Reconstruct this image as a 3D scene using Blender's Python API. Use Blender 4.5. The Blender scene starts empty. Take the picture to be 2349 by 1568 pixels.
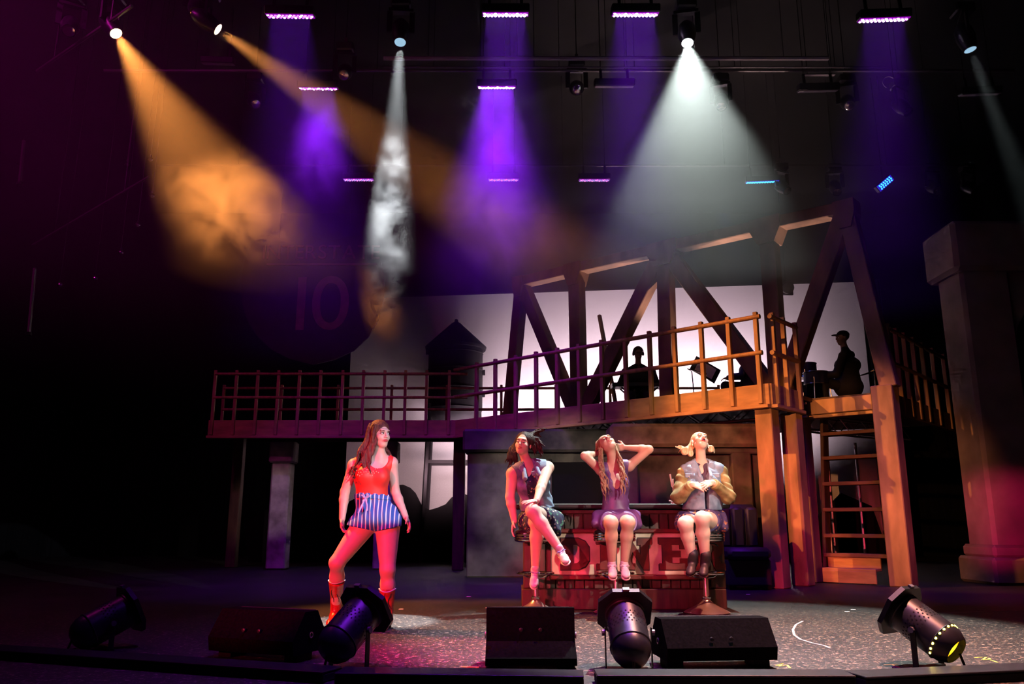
import bpy, math, random
import numpy as np
from mathutils import Vector, Matrix

random.seed(7)
scene = bpy.context.scene
COL = scene.collection

# ------------------------------------------------------------------ camera
FPX, CX, CY, PITCH, CAMH = 1858.0, 1174.5, 784.0, math.radians(12.62), 0.85
cam_data = bpy.data.cameras.new('camera')
cam = bpy.data.objects.new('camera', cam_data)
COL.objects.link(cam)
cam.location = (0, 0, CAMH)
cam.rotation_euler = (math.pi / 2 + PITCH, 0, 0)
cam_data.sensor_width = 36.0
cam_data.lens = 36.0 * FPX / 2349.0
cam_data.clip_end = 200
scene.camera = cam

# ------------------------------------------------------------------ view, world
vs = scene.view_settings
vs.view_transform = 'Standard'
vs.look = 'None'
vs.exposure = 0.12
vs.gamma = 1.0
vs.use_curve_mapping = False
world = bpy.data.worlds.new('world')
scene.world = world
world.use_nodes = True
world.node_tree.nodes['Background'].inputs[0].default_value = (0.0, 0.0, 0.0, 1)
world.node_tree.nodes['Background'].inputs[1].default_value = 0.0
cy_ = scene.cycles
cy_.max_bounces = 3
cy_.diffuse_bounces = 1
cy_.glossy_bounces = 2
cy_.transmission_bounces = 2
cy_.transparent_max_bounces = 8
cy_.volume_bounces = 0
cy_.sample_clamp_direct = 0
cy_.sample_clamp_indirect = 3
cy_.caustics_reflective = False
cy_.caustics_refractive = False
cy_.use_denoising = True
cy_.use_adaptive_sampling = True
cy_.adaptive_threshold = 0.1
cy_.adaptive_min_samples = 14
cy_.volume_step_rate = 1.0
cy_.volume_max_steps = 64

# ------------------------------------------------------------------ pixel rays (image taken as 2349 x 1568)
_C = Vector((0, 0, CAMH))
_F = Vector((0, math.cos(PITCH), math.sin(PITCH)))
_U = Vector((0, -math.sin(PITCH), math.cos(PITCH)))
def ray(px, py):
    return Vector((1, 0, 0)) * ((px - CX) / FPX) - _U * ((py - CY) / FPX) + _F
def P(px, py, Y):
    d = ray(px, py); return _C + d * (Y / d.y)
def G(px, py, z=0.0):
    d = ray(px, py); return _C + d * ((z - CAMH) / d.z)
def PL(px, py, p0, n):
    d = ray(px, py); return _C + d * ((Vector(p0) - _C).dot(n) / d.dot(n))

# ------------------------------------------------------------------ lamps (stage lanterns, front of house and overhead ones, added fills)
def spot(name, loc, target, color, watts, deg, blend=0.3, radius=0.05):
    l = bpy.data.lights.new(name, 'SPOT')
    l.energy = watts; l.color = color; l.spot_size = math.radians(deg); l.spot_blend = blend
    l.shadow_soft_size = radius
    o = bpy.data.objects.new(name, l); COL.objects.link(o)
    o.location = loc
    o.rotation_euler = (Vector(target) - Vector(loc)).to_track_quat('-Z', 'Y').to_euler()
    return o
def area(name, loc, target, color, watts, sx, sy, spread=180):
    l = bpy.data.lights.new(name, 'AREA')
    l.shape = 'RECTANGLE'; l.size = sx; l.size_y = sy
    l.energy = watts; l.color = color; l.spread = math.radians(spread)
    o = bpy.data.objects.new(name, l); COL.objects.link(o)
    o.location = loc
    o.rotation_euler = (Vector(target) - Vector(loc)).to_track_quat('-Z', 'Y').to_euler()
    return o

HEADS = {  # moving heads on the first pipe: lens position, aim point, colour, watts, beam angle, edge softness
    'amber_a': (P(265, 75, 9.4), P(595, 620, 8.7), (1.0, 0.31, 0.06), 7500, 28, 0.7),
    'amber_b': (P(498, 66, 9.4), P(1690, 900, 11.3), (1.0, 0.33, 0.07), 4600, 19, 0.6),
    'white_a': (P(918, 95, 9.4), G(848, 1425), (0.90, 0.96, 1.0), 5200, 10.4, 0.12),
    'white_b': (P(1577, 97, 9.4), (1.8, 7.2, 0.0), (0.82, 0.95, 0.90), 5400, 42, 0.30),
    'white_c': (P(2225, 112, 9.4), (7.15, 9.0, 0.0), (0.80, 0.95, 0.95), 600, 8.5, 0.3),
}
# unseen lamps: front of house, overhead, and added fills
spot('front_red_lead', (-5.0, -2.0, 2.5), (-1.15, 7.1, 0.62), (1.0, 0.035, 0.09), 6500, 13, 0.5, 0.06)
spot('front_red_trio', (-3.0, -2.5, 2.2), (1.10, 8.1, 0.95), (1.0, 0.05, 0.12), 3400, 17, 0.5, 0.06)
spot('down_pink_floor', (-0.9, 5.4, 6.4), (-0.35, 5.9, 0.0), (1.0, 0.03, 0.20), 8000, 15, 0.8, 0.10)
spot('front_key_lead', (5.0, -0.3, 2.6), (-1.10, 7.1, 1.42), (0.84, 0.84, 1.0), 3600, 6.9, 0.08, 0.03)
spot('fill_lead_pool', (-1.4, 7.95, 6.9), G(848, 1424), (0.92, 0.96, 1.0), 8500, 9.8, 0.12, 0.04)  # added lamp that brightens the floor pool of the narrow white beam
spot('fill_diner', (-2.0, 2.0, 3.3), (0.7, 13.4, 1.25), (1.0, 0.86, 0.72), 2400, 15, 0.7, 0.08)  # added fill that lifts the grey pier and diner walls
spot('front_key_trio', (5.2, 0.5, 4.4), (1.42, 8.1, 1.28), (1.0, 0.86, 0.74), 2800, 12, 0.5, 0.06)
spot('side_warm_bridge', (-2.4, 0.5, 3.0), (4.6, 11.7, 1.55), (1.0, 0.36, 0.13), 3300, 17, 0.7, 0.06)
spot('fill_cornice', (0.4, 1.5, 3.3), (2.55, 12.5, 2.12), (1.0, 0.62, 0.26), 1500, 11, 0.7, 0.06)  # added lamp that turns the diner cornice golden
spot('fill_pillar', (-0.6, 8.8, 2.9), (-4.6, 15.8, 1.25), (1.0, 0.78, 0.72), 420, 11, 0.8, 0.05)  # added lamp over the stage, only there to brighten the pale pillar
spot('side_red_stair', (2.2, 1.5, 1.6), (5.2, 11.6, 0.9), (1.0, 0.10, 0.08), 900, 14, 0.7, 0.06)
spot('side_pink_arch', (2.6, 7.5, 0.4), (6.85, 11.9, 0.9), (1.0, 0.02, 0.20), 900, 15, 0.8, 0.06)
spot('down_warm_floor', (2.6, 5.3, 6.4), (2.1, 6.1, 0.0), (1.0, 0.36, 0.20), 6500, 50, 0.9, 0.10)
area('down_violet_pipe', (0.7, 5.2, 6.4), (0.7, 5.6, 0.0), (0.30, 0.02, 1.0), 60, 3.4, 0.2, 60)
area('haze_magenta_wing', (-6.8, 7.0, 8.6), (-5.6, 10.0, 4.0), (1.0, 0.02, 0.6), 45, 0.8, 0.5, 120)
# unseen lamps added behind the deck to light the white screen
area('screen_fill_low', (-1.4, 18.0, 1.9), (-1.6, 20.6, 1.9), (1.0, 0.66, 0.70), 26, 1.2, 0.25, 130)
for k, (x, w) in enumerate(((-0.6, 60), (2.2, 130), (4.8, 120))):
    area('screen_fill_%d' % k, (x, 17.9, 2.5), (x + 0.5, 20.2, 3.9), (1.0, 0.74, 0.86), w, 1.6, 0.25, 110)

# ------------------------------------------------------------------ materials
MAT = {}
def _m(name):
    m = bpy.data.materials.new(name); m.use_nodes = True
    MAT[name] = m
    nt = m.node_tree
    return m, nt, nt.nodes['Principled BSDF']
def N(nt, t, **kw):
    n = nt.nodes.new(t)
    for k, v in kw.items():
        setattr(n, k, v)
    return n
def plain(name, c, rough=0.6, metal=0.0, var=0.0, scale=8.0, stretch=(1, 1, 1), bump=0.0, spec=0.5, c2=None, detail=4.0):
    """colour with a procedural noise mottling and relief"""
    m, nt, b = _m(name)
    b.inputs['Roughness'].default_value = rough
    b.inputs['Metallic'].default_value = metal
    b.inputs['Specular IOR Level'].default_value = spec
    b.inputs['Base Color'].default_value = (*c, 1)
    if var > 0 or bump > 0 or c2:
        tc = N(nt, 'ShaderNodeTexCoord'); mp = N(nt, 'ShaderNodeMapping')
        mp.inputs['Scale'].default_value = stretch
        nz = N(nt, 'ShaderNodeTexNoise')
        nz.inputs['Scale'].default_value = scale; nz.inputs['Detail'].default_value = detail
        nt.links.new(tc.outputs['Object'], mp.inputs['Vector']); nt.links.new(mp.outputs['Vector'], nz.inputs['Vector'])
        rp = N(nt, 'ShaderNodeValToRGB')
        a = tuple(max(0, x * (1 - var)) for x in c); d = c2 if c2 else tuple(min(1, x * (1 + var)) for x in c)
        rp.color_ramp.elements[0].position = 0.32; rp.color_ramp.elements[1].position = 0.68
        rp.color_ramp.elements[0].color = (*a, 1); rp.color_ramp.elements[1].color = (*d, 1)
        nt.links.new(nz.outputs['Fac'], rp.inputs['Fac']); nt.links.new(rp.outputs['Color'], b.inputs['Base Color'])
        if bump > 0:
            bp = N(nt, 'ShaderNodeBump'); bp.inputs['Strength'].default_value = bump; bp.inputs['Distance'].default_value = 0.01
            nt.links.new(nz.outputs['Fac'], bp.inputs['Height']); nt.links.new(bp.outputs['Normal'], b.inputs['Normal'])
    return m
def emit(name, c, strength):
    m, nt, b = _m(name)
    b.inputs['Base Color'].default_value = (0, 0, 0, 1)
    b.inputs['Emission Color'].default_value = (*c, 1)
    b.inputs['Emission Strength'].default_value = strength
    m.cycles.emission_sampling = 'NONE'
    return m

plain('black_paint', (0.010, 0.010, 0.011), 0.85, spec=0.2, var=0.3, scale=3)
plain('black_drape', (0.006, 0.006, 0.007), 0.95, spec=0.1, var=0.4, scale=2, stretch=(6, 6, 0.3))
plain('black_metal', (0.018, 0.018, 0.02), 0.42, 0.6, var=0.25, scale=20)
plain('lantern_black', (0.030, 0.030, 0.036), 0.36, 0.5, var=0.25, scale=14)
plain('speaker_black', (0.003, 0.003, 0.0035), 0.95, spec=0.03, var=0.4, scale=60, bump=0.1)
plain('grille_black', (0.006, 0.006, 0.007), 0.9, var=0.5, scale=120, bump=0.5)
plain('wood_rail', (0.42, 0.235, 0.105), 0.55, var=0.25, scale=5, stretch=(4, 4, .6), bump=0.1)
plain('wood_beam', (0.42, 0.24, 0.12), 0.6, var=0.45, scale=3.2, stretch=(1, 1, 0.35), bump=0.2)
plain('wood_truss', (0.30, 0.17, 0.10), 0.65, var=0.4, scale=3.0, stretch=(1, 1, 0.4), bump=0.2)
plain('wood_dark', (0.07, 0.033, 0.022), 0.55, var=0.4, scale=4, stretch=(3, 3, 0.5), bump=0.2)
plain('wood_counter', (0.055, 0.027, 0.019), 0.5, var=0.5, scale=5, stretch=(4, 4, 0.4), bump=0.25)
plain('wood_ledge', (0.46, 0.25, 0.115), 0.55, var=0.25, scale=3, stretch=(0.8, 0.8, 3), bump=0.1)
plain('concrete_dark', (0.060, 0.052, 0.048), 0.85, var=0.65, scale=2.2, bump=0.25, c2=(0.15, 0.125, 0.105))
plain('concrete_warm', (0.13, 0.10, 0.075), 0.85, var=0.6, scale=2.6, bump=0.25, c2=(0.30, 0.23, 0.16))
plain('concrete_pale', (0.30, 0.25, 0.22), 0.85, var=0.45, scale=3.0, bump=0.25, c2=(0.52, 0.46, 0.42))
plain('adobe', (0.33, 0.23, 0.20), 0.9, var=0.3, scale=1.6, bump=0.25)
plain('screen_cloth', (0.78, 0.74, 0.74), 0.95, var=0.04, scale=40, spec=0.05)
plain('silhouette_black', (0.012, 0.010, 0.012), 0.9, spec=0.1)
plain('tower_dark', (0.012, 0.008, 0.012), 0.85, var=0.3, scale=5)
plain('sign_dark', (0.055, 0.028, 0.035), 0.8, var=0.3, scale=3)
plain('sign_letter', (0.42, 0.20, 0.22), 0.75, var=0.2, scale=6)
plain('chrome', (0.62, 0.58, 0.56), 0.16, 1.0)
plain('chrome_base', (0.50, 0.40, 0.36), 0.30, 0.85, var=0.15, scale=5)
plain('vinyl_black', (0.02, 0.015, 0.017), 0.4)
plain('counter_top', (0.03, 0.026, 0.028), 0.6, spec=0.2)
plain('board_cream', (0.62, 0.44, 0.28), 0.7, var=0.3, scale=4, c2=(0.80, 0.68, 0.50))
plain('letter_red', (0.10, 0.008, 0.007), 0.5, var=0.4, scale=7, c2=(0.20, 0.02, 0.014))
plain('letter_edge', (0.035, 0.012, 0.010), 0.6)
plain('booth_vinyl', (0.022, 0.016, 0.024), 0.5, var=0.3, scale=5)
plain('white_plastic', (0.75, 0.72, 0.70), 0.5)
plain('pipe_grey', (0.16, 0.15, 0.16), 0.45, 0.6)
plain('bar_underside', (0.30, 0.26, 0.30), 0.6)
plain('tape_yellow', (0.62, 0.66, 0.10), 0.6)
plain('tape_orange', (0.75, 0.20, 0.06), 0.6)
plain('chalk_white', (0.45, 0.42, 0.42), 0.8)
plain('truss_alu', (0.45, 0.42, 0.44), 0.35, 0.9)
plain('brass_inside', (0.75, 0.52, 0.06), 0.35, 0.8)
emit('lamp_amber', (1.0, 0.72, 0.30), 30)
emit('lamp_white', (0.90, 1.0, 0.98), 30)
emit('lamp_white_dim', (0.45, 0.75, 1.0), 0.7)
emit('lamp_and_vent_glow', (1.0, 0.72, 0.08), 14)
emit('led_hot', (1.0, 0.85, 1.0), 14)
emit('led_pink', (1.0, 0.18, 0.75), 3.2)
emit('led_violet', (0.30, 0.08, 1.0), 4.0)
emit('led_panel_purple', (0.42, 0.0, 0.62), 0.55)
emit('led_panel_blue', (0.03, 0.02, 0.75), 0.75)
emit('led_cyan', (0.03, 0.45, 1.0), 4.0)
emit('led_lavender', (0.52, 0.36, 1.0), 1.3)

# stage floor: worn black boards with pale sawdust flecks and scuffs
m, nt, b = _m('stage_floor')
tc = N(nt, 'ShaderNodeTexCoord')
nz = N(nt, 'ShaderNodeTexNoise'); nz.inputs['Scale'].default_value = 1.3; nz.inputs['Detail'].default_value = 8
rp = N(nt, 'ShaderNodeValToRGB')
rp.color_ramp.elements[0].position = 0.35; rp.color_ramp.elements[0].color = (0.014, 0.013, 0.014, 1)
rp.color_ramp.elements[1].position = 0.70; rp.color_ramp.elements[1].color = (0.032, 0.029, 0.028, 1)
mp = N(nt, 'ShaderNodeMapping'); mp.inputs['Scale'].default_value = (1.0, 0.8, 1)
fl = N(nt, 'ShaderNodeTexNoise'); fl.inputs['Scale'].default_value = 30; fl.inputs['Detail'].default_value = 6; fl.inputs['Roughness'].default_value = 0.85; fl.inputs['Distortion'].default_value = 0.6
fr = N(nt, 'ShaderNodeValToRGB')
fr.color_ramp.elements[0].position = 0.555; fr.color_ramp.elements[0].color = (0, 0, 0, 1)
fr.color_ramp.elements[1].position = 0.62; fr.color_ramp.elements[1].color = (1, 1, 1, 1)
# sawdust lies thicker near the front edge
sx = N(nt, 'ShaderNodeSeparateXYZ'); mr = N(nt, 'ShaderNodeMapRange')
mr.inputs['From Min'].default_value = 9.2; mr.inputs['From Max'].default_value = 6.6
mr.inputs['To Min'].default_value = 0.05; mr.inputs['To Max'].default_value = 1.0
mu = N(nt, 'ShaderNodeMath', operation='MULTIPLY')
mx = N(nt, 'ShaderNodeMix', data_type='RGBA')
mx.inputs['B'].default_value = (0.50, 0.40, 0.30, 1)
L = nt.links.new
L(tc.outputs['Object'], nz.inputs['Vector']); L(nz.outputs['Fac'], rp.inputs['Fac'])
L(tc.outputs['Object'], mp.inputs['Vector']); L(mp.outputs['Vector'], fl.inputs['Vector']); L(fl.outputs['Fac'], fr.inputs['Fac'])
L(tc.outputs['Object'], sx.inputs['Vector']); L(sx.outputs['Y'], mr.inputs['Value'])
L(fr.outputs['Color'], mu.inputs[0]); L(mr.outputs['Result'], mu.inputs[1])
L(mu.outputs['Value'], mx.inputs['Factor']); L(rp.outputs['Color'], mx.inputs['A']); L(mx.outputs['Result'], b.inputs['Base Color'])
b.inputs['Roughness'].default_value = 0.48
b.inputs['Specular IOR Level'].default_value = 0.3
bp = N(nt, 'ShaderNodeBump'); bp.inputs['Strength'].default_value = 0.35; bp.inputs['Distance'].default_value = 0.01
L(fl.outputs['Fac'], bp.inputs['Height']); L(bp.outputs['Normal'], b.inputs['Normal'])

# ------------------------------------------------------------------ mesh kit
def link(o, parent=None):
    COL.objects.link(o)
    if parent is not None:
        o.parent = parent
    return o
def origin_of(o):
    v = Vector((0, 0, 0))
    while o is not None:
        v += Vector(o.location); o = o.parent
    return v
def tag(o, label=None, cat=None, group=None, kind=None):
    if label: o['label'] = label
    if cat: o['category'] = cat
    if group: o['group'] = group
    if kind: o['kind'] = kind
    return o
def thing(name, label, cat, loc=(0, 0, 0), group=None, kind=None):
    o = bpy.data.objects.new(name, None); o.empty_display_size = 0.1
    COL.objects.link(o); o.location = loc
    return tag(o, label, cat, group, kind)

class MB:
    """collects shapes given in world coordinates; build() links them as one mesh"""
    def __init__(s):
        s.v, s.f, s.mi = [], [], []
    def add(s, vs_, fs_, mi=0):
        n = len(s.v); s.v += [tuple(v) for v in vs_]; s.f += [tuple(i + n for i in f) for f in fs_]; s.mi += [mi] * len(fs_)
        return s
    def box(s, c, size, rot=None, bevel=0.0, mi=0):
        x, y, z = (q / 2 for q in size); c = Vector(c)
        if bevel <= 0:
            vs_ = [Vector((a * x, b_ * y, d * z)) for a in (-1, 1) for b_ in (-1, 1) for d in (-1, 1)]
            fs_ = [(0, 1, 3, 2), (4, 6, 7, 5), (0, 4, 5, 1), (2, 3, 7, 6), (0, 2, 6, 4), (1, 5, 7, 3)]
        else:
            q = min(bevel, x * .9, y * .9, z * .9)
            vs_, idx = [], {}
            for a in (-1, 1):
                for b_ in (-1, 1):
                    for d in (-1, 1):
                        for ax in range(3):
                            p = [a * (x - q), b_ * (y - q), d * (z - q)]
                            p[ax] = (a * x, b_ * y, d * z)[ax]
                            idx[(a, b_, d, ax)] = len(vs_); vs_.append(Vector(p))
            fs_ = []
            for ax in range(3):
                o1, o2 = [k for k in range(3) if k != ax]
                for sgn in (-1, 1):
                    ring = []
                    for u, w in ((-1, -1), (1, -1), (1, 1), (-1, 1)):
                        k = [0, 0, 0]; k[ax] = sgn; k[o1] = u; k[o2] = w
                        ring.append(idx[(*k, ax)])
                    fs_.append(tuple(ring))
                for u in (-1, 1):
                    for w in (-1, 1):
                        k0 = [0, 0, 0]; k0[ax] = -1; k0[o1] = u; k0[o2] = w
                        k1 = list(k0); k1[ax] = 1
                        fs_.append((idx[(*k0, o1)], idx[(*k1, o1)], idx[(*k1, o2)], idx[(*k0, o2)]))
            for a in (-1, 1):
                for b_ in (-1, 1):
                    for d in (-1, 1):
                        fs_.append(tuple(idx[(a, b_, d, ax)] for ax in range(3)))
        R = rot.to_3x3() if rot is not None else Matrix.Identity(3)
        return s.add([R @ v + c for v in vs_], fs_, mi)
    def beam(s, p0, p1, w, h, up=(0, 0, 1), bevel=0.0, mi=0):
        """square bar from p0 to p1; w across, h along up"""
        p0, p1 = Vector(p0), Vector(p1); d = p1 - p0; L_ = d.length; d.normalize()
        u = Vector(up); x = d.cross(u)
        if x.length < 1e-4: x = d.cross(Vector((0, 1, 0)))
        x.normalize(); z = x.cross(d)
        R = Matrix((x, d, z)).transposed()
        return s.box((p0 + p1) / 2, (w, L_, h), R, bevel, mi)
    def tube(s, pts, r, n=8, mi=0, cap=True, close=False):
        pts = [Vector(p) for p in pts]; m_ = len(pts)
        rs = r if isinstance(r, (list, tuple)) else [r] * m_
        vs_, fs_, prev = [], [], None
        for i in range(m_):
            a = pts[i - 1] if (i > 0 or close) else pts[i]
            b_ = pts[(i + 1) % m_] if (i < m_ - 1 or close) else pts[i]
            t = (b_ - a).normalized()
            if prev is None:
                x = t.cross(Vector((0, 0, 1)))
                if x.length < 0.05: x = t.cross(Vector((1, 0, 0)))
            else:
                x = prev - t * prev.dot(t)
            x.normalize(); prev = x; y = t.cross(x)
            for k in range(n):
                q = 2 * math.pi * k / n
                vs_.append(pts[i] + (x * math.cos(q) + y * math.sin(q)) * rs[i])
        for i in range(m_ if close else m_ - 1):
            j = (i + 1) % m_
            for k in range(n):
                fs_.append((i * n + k, i * n + (k + 1) % n, j * n + (k + 1) % n, j * n + k))
        if cap and not close:
            fs_.append(tuple(range(n - 1, -1, -1))); fs_.append(tuple((m_ - 1) * n + k for k in range(n)))
        return s.add(vs_, fs_, mi)
    def lathe(s, prof, c=(0, 0, 0), n=24, M=None, mi=0):
        """prof: (radius, height) pairs turned about local z"""
        vs_, fs_ = [], []
        c = Vector(c); M = M.to_3x3() if M is not None else Matrix.Identity(3)
        for r, z in prof:
            for k in range(n):
                q = 2 * math.pi * k / n
                vs_.append(M @ Vector((r * math.cos(q), r * math.sin(q), z)) + c)
        for i in range(len(prof) - 1):
            for k in range(n):
                fs_.append((i * n + k, i * n + (k + 1) % n, (i + 1) * n + (k + 1) % n, (i + 1) * n + k))
        if prof[0][0] > 1e-4: fs_.append(tuple(range(n - 1, -1, -1)))
        if prof[-1][0] > 1e-4: fs_.append(tuple((len(prof) - 1) * n + k for k in range(n)))
        return s.add(vs_, fs_, mi)
    def prism(s, poly, o, ex, ez, ey, th, mi=0):
        """polygon (u, w) pushed out: o + u*ex + w*ez, thickness th along ey"""
        o, ex, ez, ey = Vector(o), Vector(ex), Vector(ez), Vector(ey)
        n = len(poly)
        vs_ = [o + ex * u + ez * w for u, w in poly] + [o + ex * u + ez * w + ey * th for u, w in poly]
        fs_ = [tuple(range(n)), tuple(range(2 * n - 1, n - 1, -1))] + [(i, i + n, (i + 1) % n + n, (i + 1) % n) for i in range(n)]
        return s.add(vs_, fs_, mi)
    def build(s, name, mat, parent=None, smooth=False, loc=None):
        o0 = origin_of(parent) if parent is not None else Vector(loc or (0, 0, 0))
        me = bpy.data.meshes.new(name)
        me.from_pydata([(v[0] - o0.x, v[1] - o0.y, v[2] - o0.z) for v in s.v], [], s.f)
        for mn in ([mat] if isinstance(mat, str) else mat):
            me.materials.append(MAT[mn])
        if len(set(s.mi)) > 1:
            me.polygons.foreach_set('material_index', s.mi)
        if smooth:
            me.polygons.foreach_set('use_smooth', [True] * len(me.polygons))
        me.validate(); me.update()
        import bmesh
        bm = bmesh.new(); bm.from_mesh(me); bmesh.ops.recalc_face_normals(bm, faces=bm.faces); bm.to_mesh(me); bm.free()
        if smooth:
            try: me.set_sharp_from_angle(angle=math.radians(40))
            except Exception: pass
        o = bpy.data.objects.new(name, me)
        link(o, parent)
        if parent is None: o.location = o0
        return o
def copy_part(o, parent, loc):
    c = o.copy(); link(c, parent); c.location = loc
    return c
def axis_rot(d, up=(0, 0, 1)):
    """matrix whose z axis is d"""
    d = Vector(d).normalized(); u = Vector(up)
    x = u.cross(d)
    if x.length < 1e-4: x = Vector((1, 0, 0)).cross(d)
    x.normalize(); y = d.cross(x)
    return Matrix((x, y, d)).transposed()
# ================================================================== the house: floor, walls, ceiling
def struct(mb, name, mat, **k):
    return tag(mb.build(name, mat, **k), kind='structure')
floor_mb = MB().box((0, 13.0, -0.15), (26, 18.6, 0.3))
fl_o = struct(floor_mb, 'floor', 'stage_floor'); tag(fl_o, 'worn black stage floor strewn with pale sawdust flecks', 'floor')
o = struct(MB().box((0, 22.4, 4.7), (26, 0.2, 10.0)), 'wall_back', 'black_drape'); tag(o, 'black drape closing the back of the stage', 'wall')
o = struct(MB().box((-12.6, 13.0, 4.7), (0.2, 18.6, 10.0)), 'wall_left', 'black_drape'); tag(o, 'black masking drape along the dark side under the amber lights', 'wall')
o = struct(MB().box((12.6, 13.0, 4.7), (0.2, 18.6, 10.0)), 'wall_right', 'black_drape'); tag(o, 'black masking drape beyond the arch pillar', 'wall')
o = struct(MB().box((0, 13.0, 9.8), (26, 18.6, 0.2)), 'ceiling', 'black_paint'); tag(o, 'black painted ceiling above the lighting pipes', 'ceiling')

# low black boxes along the stage lip, bowed towards the house
LIP = [((-60, 1474), (782, 1528), 'low black box along the stage lip below the unlit lantern'),
       ((789, 1529), (1338, 1536), 'low black box along the stage lip below the two-part wedge'),
       ((1362, 1534), (1932, 1535), 'low black box along the stage lip in front of the central lantern'),
       ((1937, 1538), (2420, 1517), 'low black box along the stage lip in front of the glowing lantern')]
for k, (a, b_, lab) in enumerate(LIP):
    p, q = G(*a, 0.06), G(*b_, 0.06); d = (q - p).normalized(); n = Vector((d.y, -d.x, 0))
    t = thing('stage_lip_box', lab, 'box', ((p + q) / 2 + n * 0.08 - Vector((0, 0, 0.06))), 'black boxes along the stage lip')
    MB().box((p + q) / 2 + n * 0.10 - Vector((0, 0, 0.035)), ((q - p).length, 0.18, 0.05), Matrix((d, -n, Vector((0, 0, 1)))).transposed(), 0.008).build('body', 'black_paint', t)
    MB().box((p + q) / 2 + n * 0.09 - Vector((0, 0, 0.005)), ((q - p).length, 0.20, 0.012), Matrix((d, -n, Vector((0, 0, 1)))).transposed(), 0.003).build('lid', 'lantern_black', t)

# tape and chalk marks on the boards
def floor_line(name, pts, w, mat, label, cat, z=0.002):
    q = [G(*p) for p in pts]
    mb = MB()
    L_, R_ = [], []
    for i, p in enumerate(q):
        t = (q[min(i + 1, len(q) - 1)] - q[max(i - 1, 0)]).normalized(); n = Vector((-t.y, t.x, 0))
        L_.append(p + n * w / 2); R_.append(p - n * w / 2)
    vs_ = [v + Vector((0, 0, z)) for v in L_ + R_] + [v + Vector((0, 0, z - 0.0015)) for v in L_ + R_]
    m_ = len(q); fs_ = []
    for i in range(m_ - 1):
        fs_ += [(i, i + 1, m_ + i + 1, m_ + i), (2 * m_ + i, 3 * m_ + i, 3 * m_ + i + 1, 2 * m_ + i + 1),
                (i, 2 * m_ + i, 2 * m_ + i + 1, i + 1), (m_ + i, m_ + i + 1, 3 * m_ + i + 1, 3 * m_ + i)]
    mb.add(vs_, fs_)
    o = mb.build(name, mat, loc=q[len(q) // 2])
    return tag(o, label, cat)
floor_line('tape_mark', [(1782, 1526), (1795, 1521), (1788, 1528), (1806, 1525), (1812, 1532)], 0.016, 'tape_yellow', 'zigzag yellow tape mark beside the right end of the flat wedge', 'tape mark')
floor_line('tape_mark', [(2236, 1508), (2262, 1507), (2254, 1513), (2272, 1512), (2268, 1509)], 0.016, 'tape_yellow', 'zigzag yellow tape mark beyond the glowing lantern', 'tape mark')
floor_line('tape_mark', [(2274, 1514), (2289, 1519)], 0.014, 'tape_yellow', 'short yellow tape dash beyond the glowing lantern', 'tape mark')
floor_line('tape_mark', [(2027, 1525), (2060, 1523), (2046, 1524), (2064, 1531)], 0.012, 'tape_orange', 'thin orange tape mark beside the leg of the glowing lantern', 'tape mark')
floor_line('tape_mark', [(1058, 1529), (1098, 1530)], 0.03, 'tape_orange', 'small orange tape strip by the two-part wedge', 'tape mark')
floor_line('chalk_line', [(1842, 1424), (1826, 1432), (1819, 1444), (1822, 1456), (1836, 1466), (1862, 1474), (1890, 1480), (1904, 1486)], 0.018, 'chalk_white', 'curved pale scuff line on the floor before the stairs', 'floor mark')
floor_line('chalk_line', [(2160, 1405), (2240, 1403), (2349, 1401), (2440, 1399)], 0.012, 'chalk_white', 'straight pale scuff line behind the glowing lantern', 'floor mark')

plain('paper_scrap', (0.75, 0.62, 0.60), 0.7)
for (px, py), lab in (((920, 1397), 'small pale paper scrap on the floor right of the white light pool'), ((1119, 1394), 'small pale paper scrap on the floor beside the stool of the denim vest'),
                      ((1075, 1368), 'tiny pale scrap on the dark floor before the grey pier'), ((1716, 1363), 'tiny pale scrap on the floor between counter and orange post'),
                      ((1957, 1398), 'small bright scrap on the floor before the stairs'), ((1943, 1403), 'small pinkish scrap beside the bright scrap before the stairs')):
    p = G(px, py); t = thing('paper_scrap', lab, 'scrap', (p.x, p.y, 0), 'paper scraps on the floor')
    MB().prism([(-.025, -.012), (.02, -.016), (.028, .006), (.004, .016), (-.022, .010)], (p.x, p.y, 0.001), (1, 0, 0), (0, 1, .12), (0, 0, 1), .003).build('scrap', 'paper_scrap', t)

# ================================================================== white screen, silhouettes, tower, road shield
TLs, TRs = Vector((-4.25, 20.9)), Vector((9.1, 19.3))
scr = thing('projection_screen', 'large white lit screen behind the band, pale lavender', 'screen', (2.4, 20.1, 0))
sd = (TRs - TLs).normalized(); sn = Vector((sd.y, -sd.x))
MB().prism([(0, 0.02), ((TRs - TLs).length, 0.02), ((TRs - TLs).length, 6.72), (0, 6.72)], (TLs.x, TLs.y, 0), (sd.x, sd.y, 0), (0, 0, 1), (-sn.x, -sn.y, 0), 0.02).build('cloth', 'screen_cloth', scr)
MB().beam((TLs.x, TLs.y + .02, 6.74), (TRs.x, TRs.y + .02, 6.74), 0.05, 0.05).build('top_batten', 'black_metal', scr)
MB().beam((TRs.x, TRs.y - 0.03, 0.0), (TRs.x, TRs.y - 0.03, 6.76), 0.03, 0.03, up=(0, 1, 0)).build('edge_pole', 'pipe_grey', scr)
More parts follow.
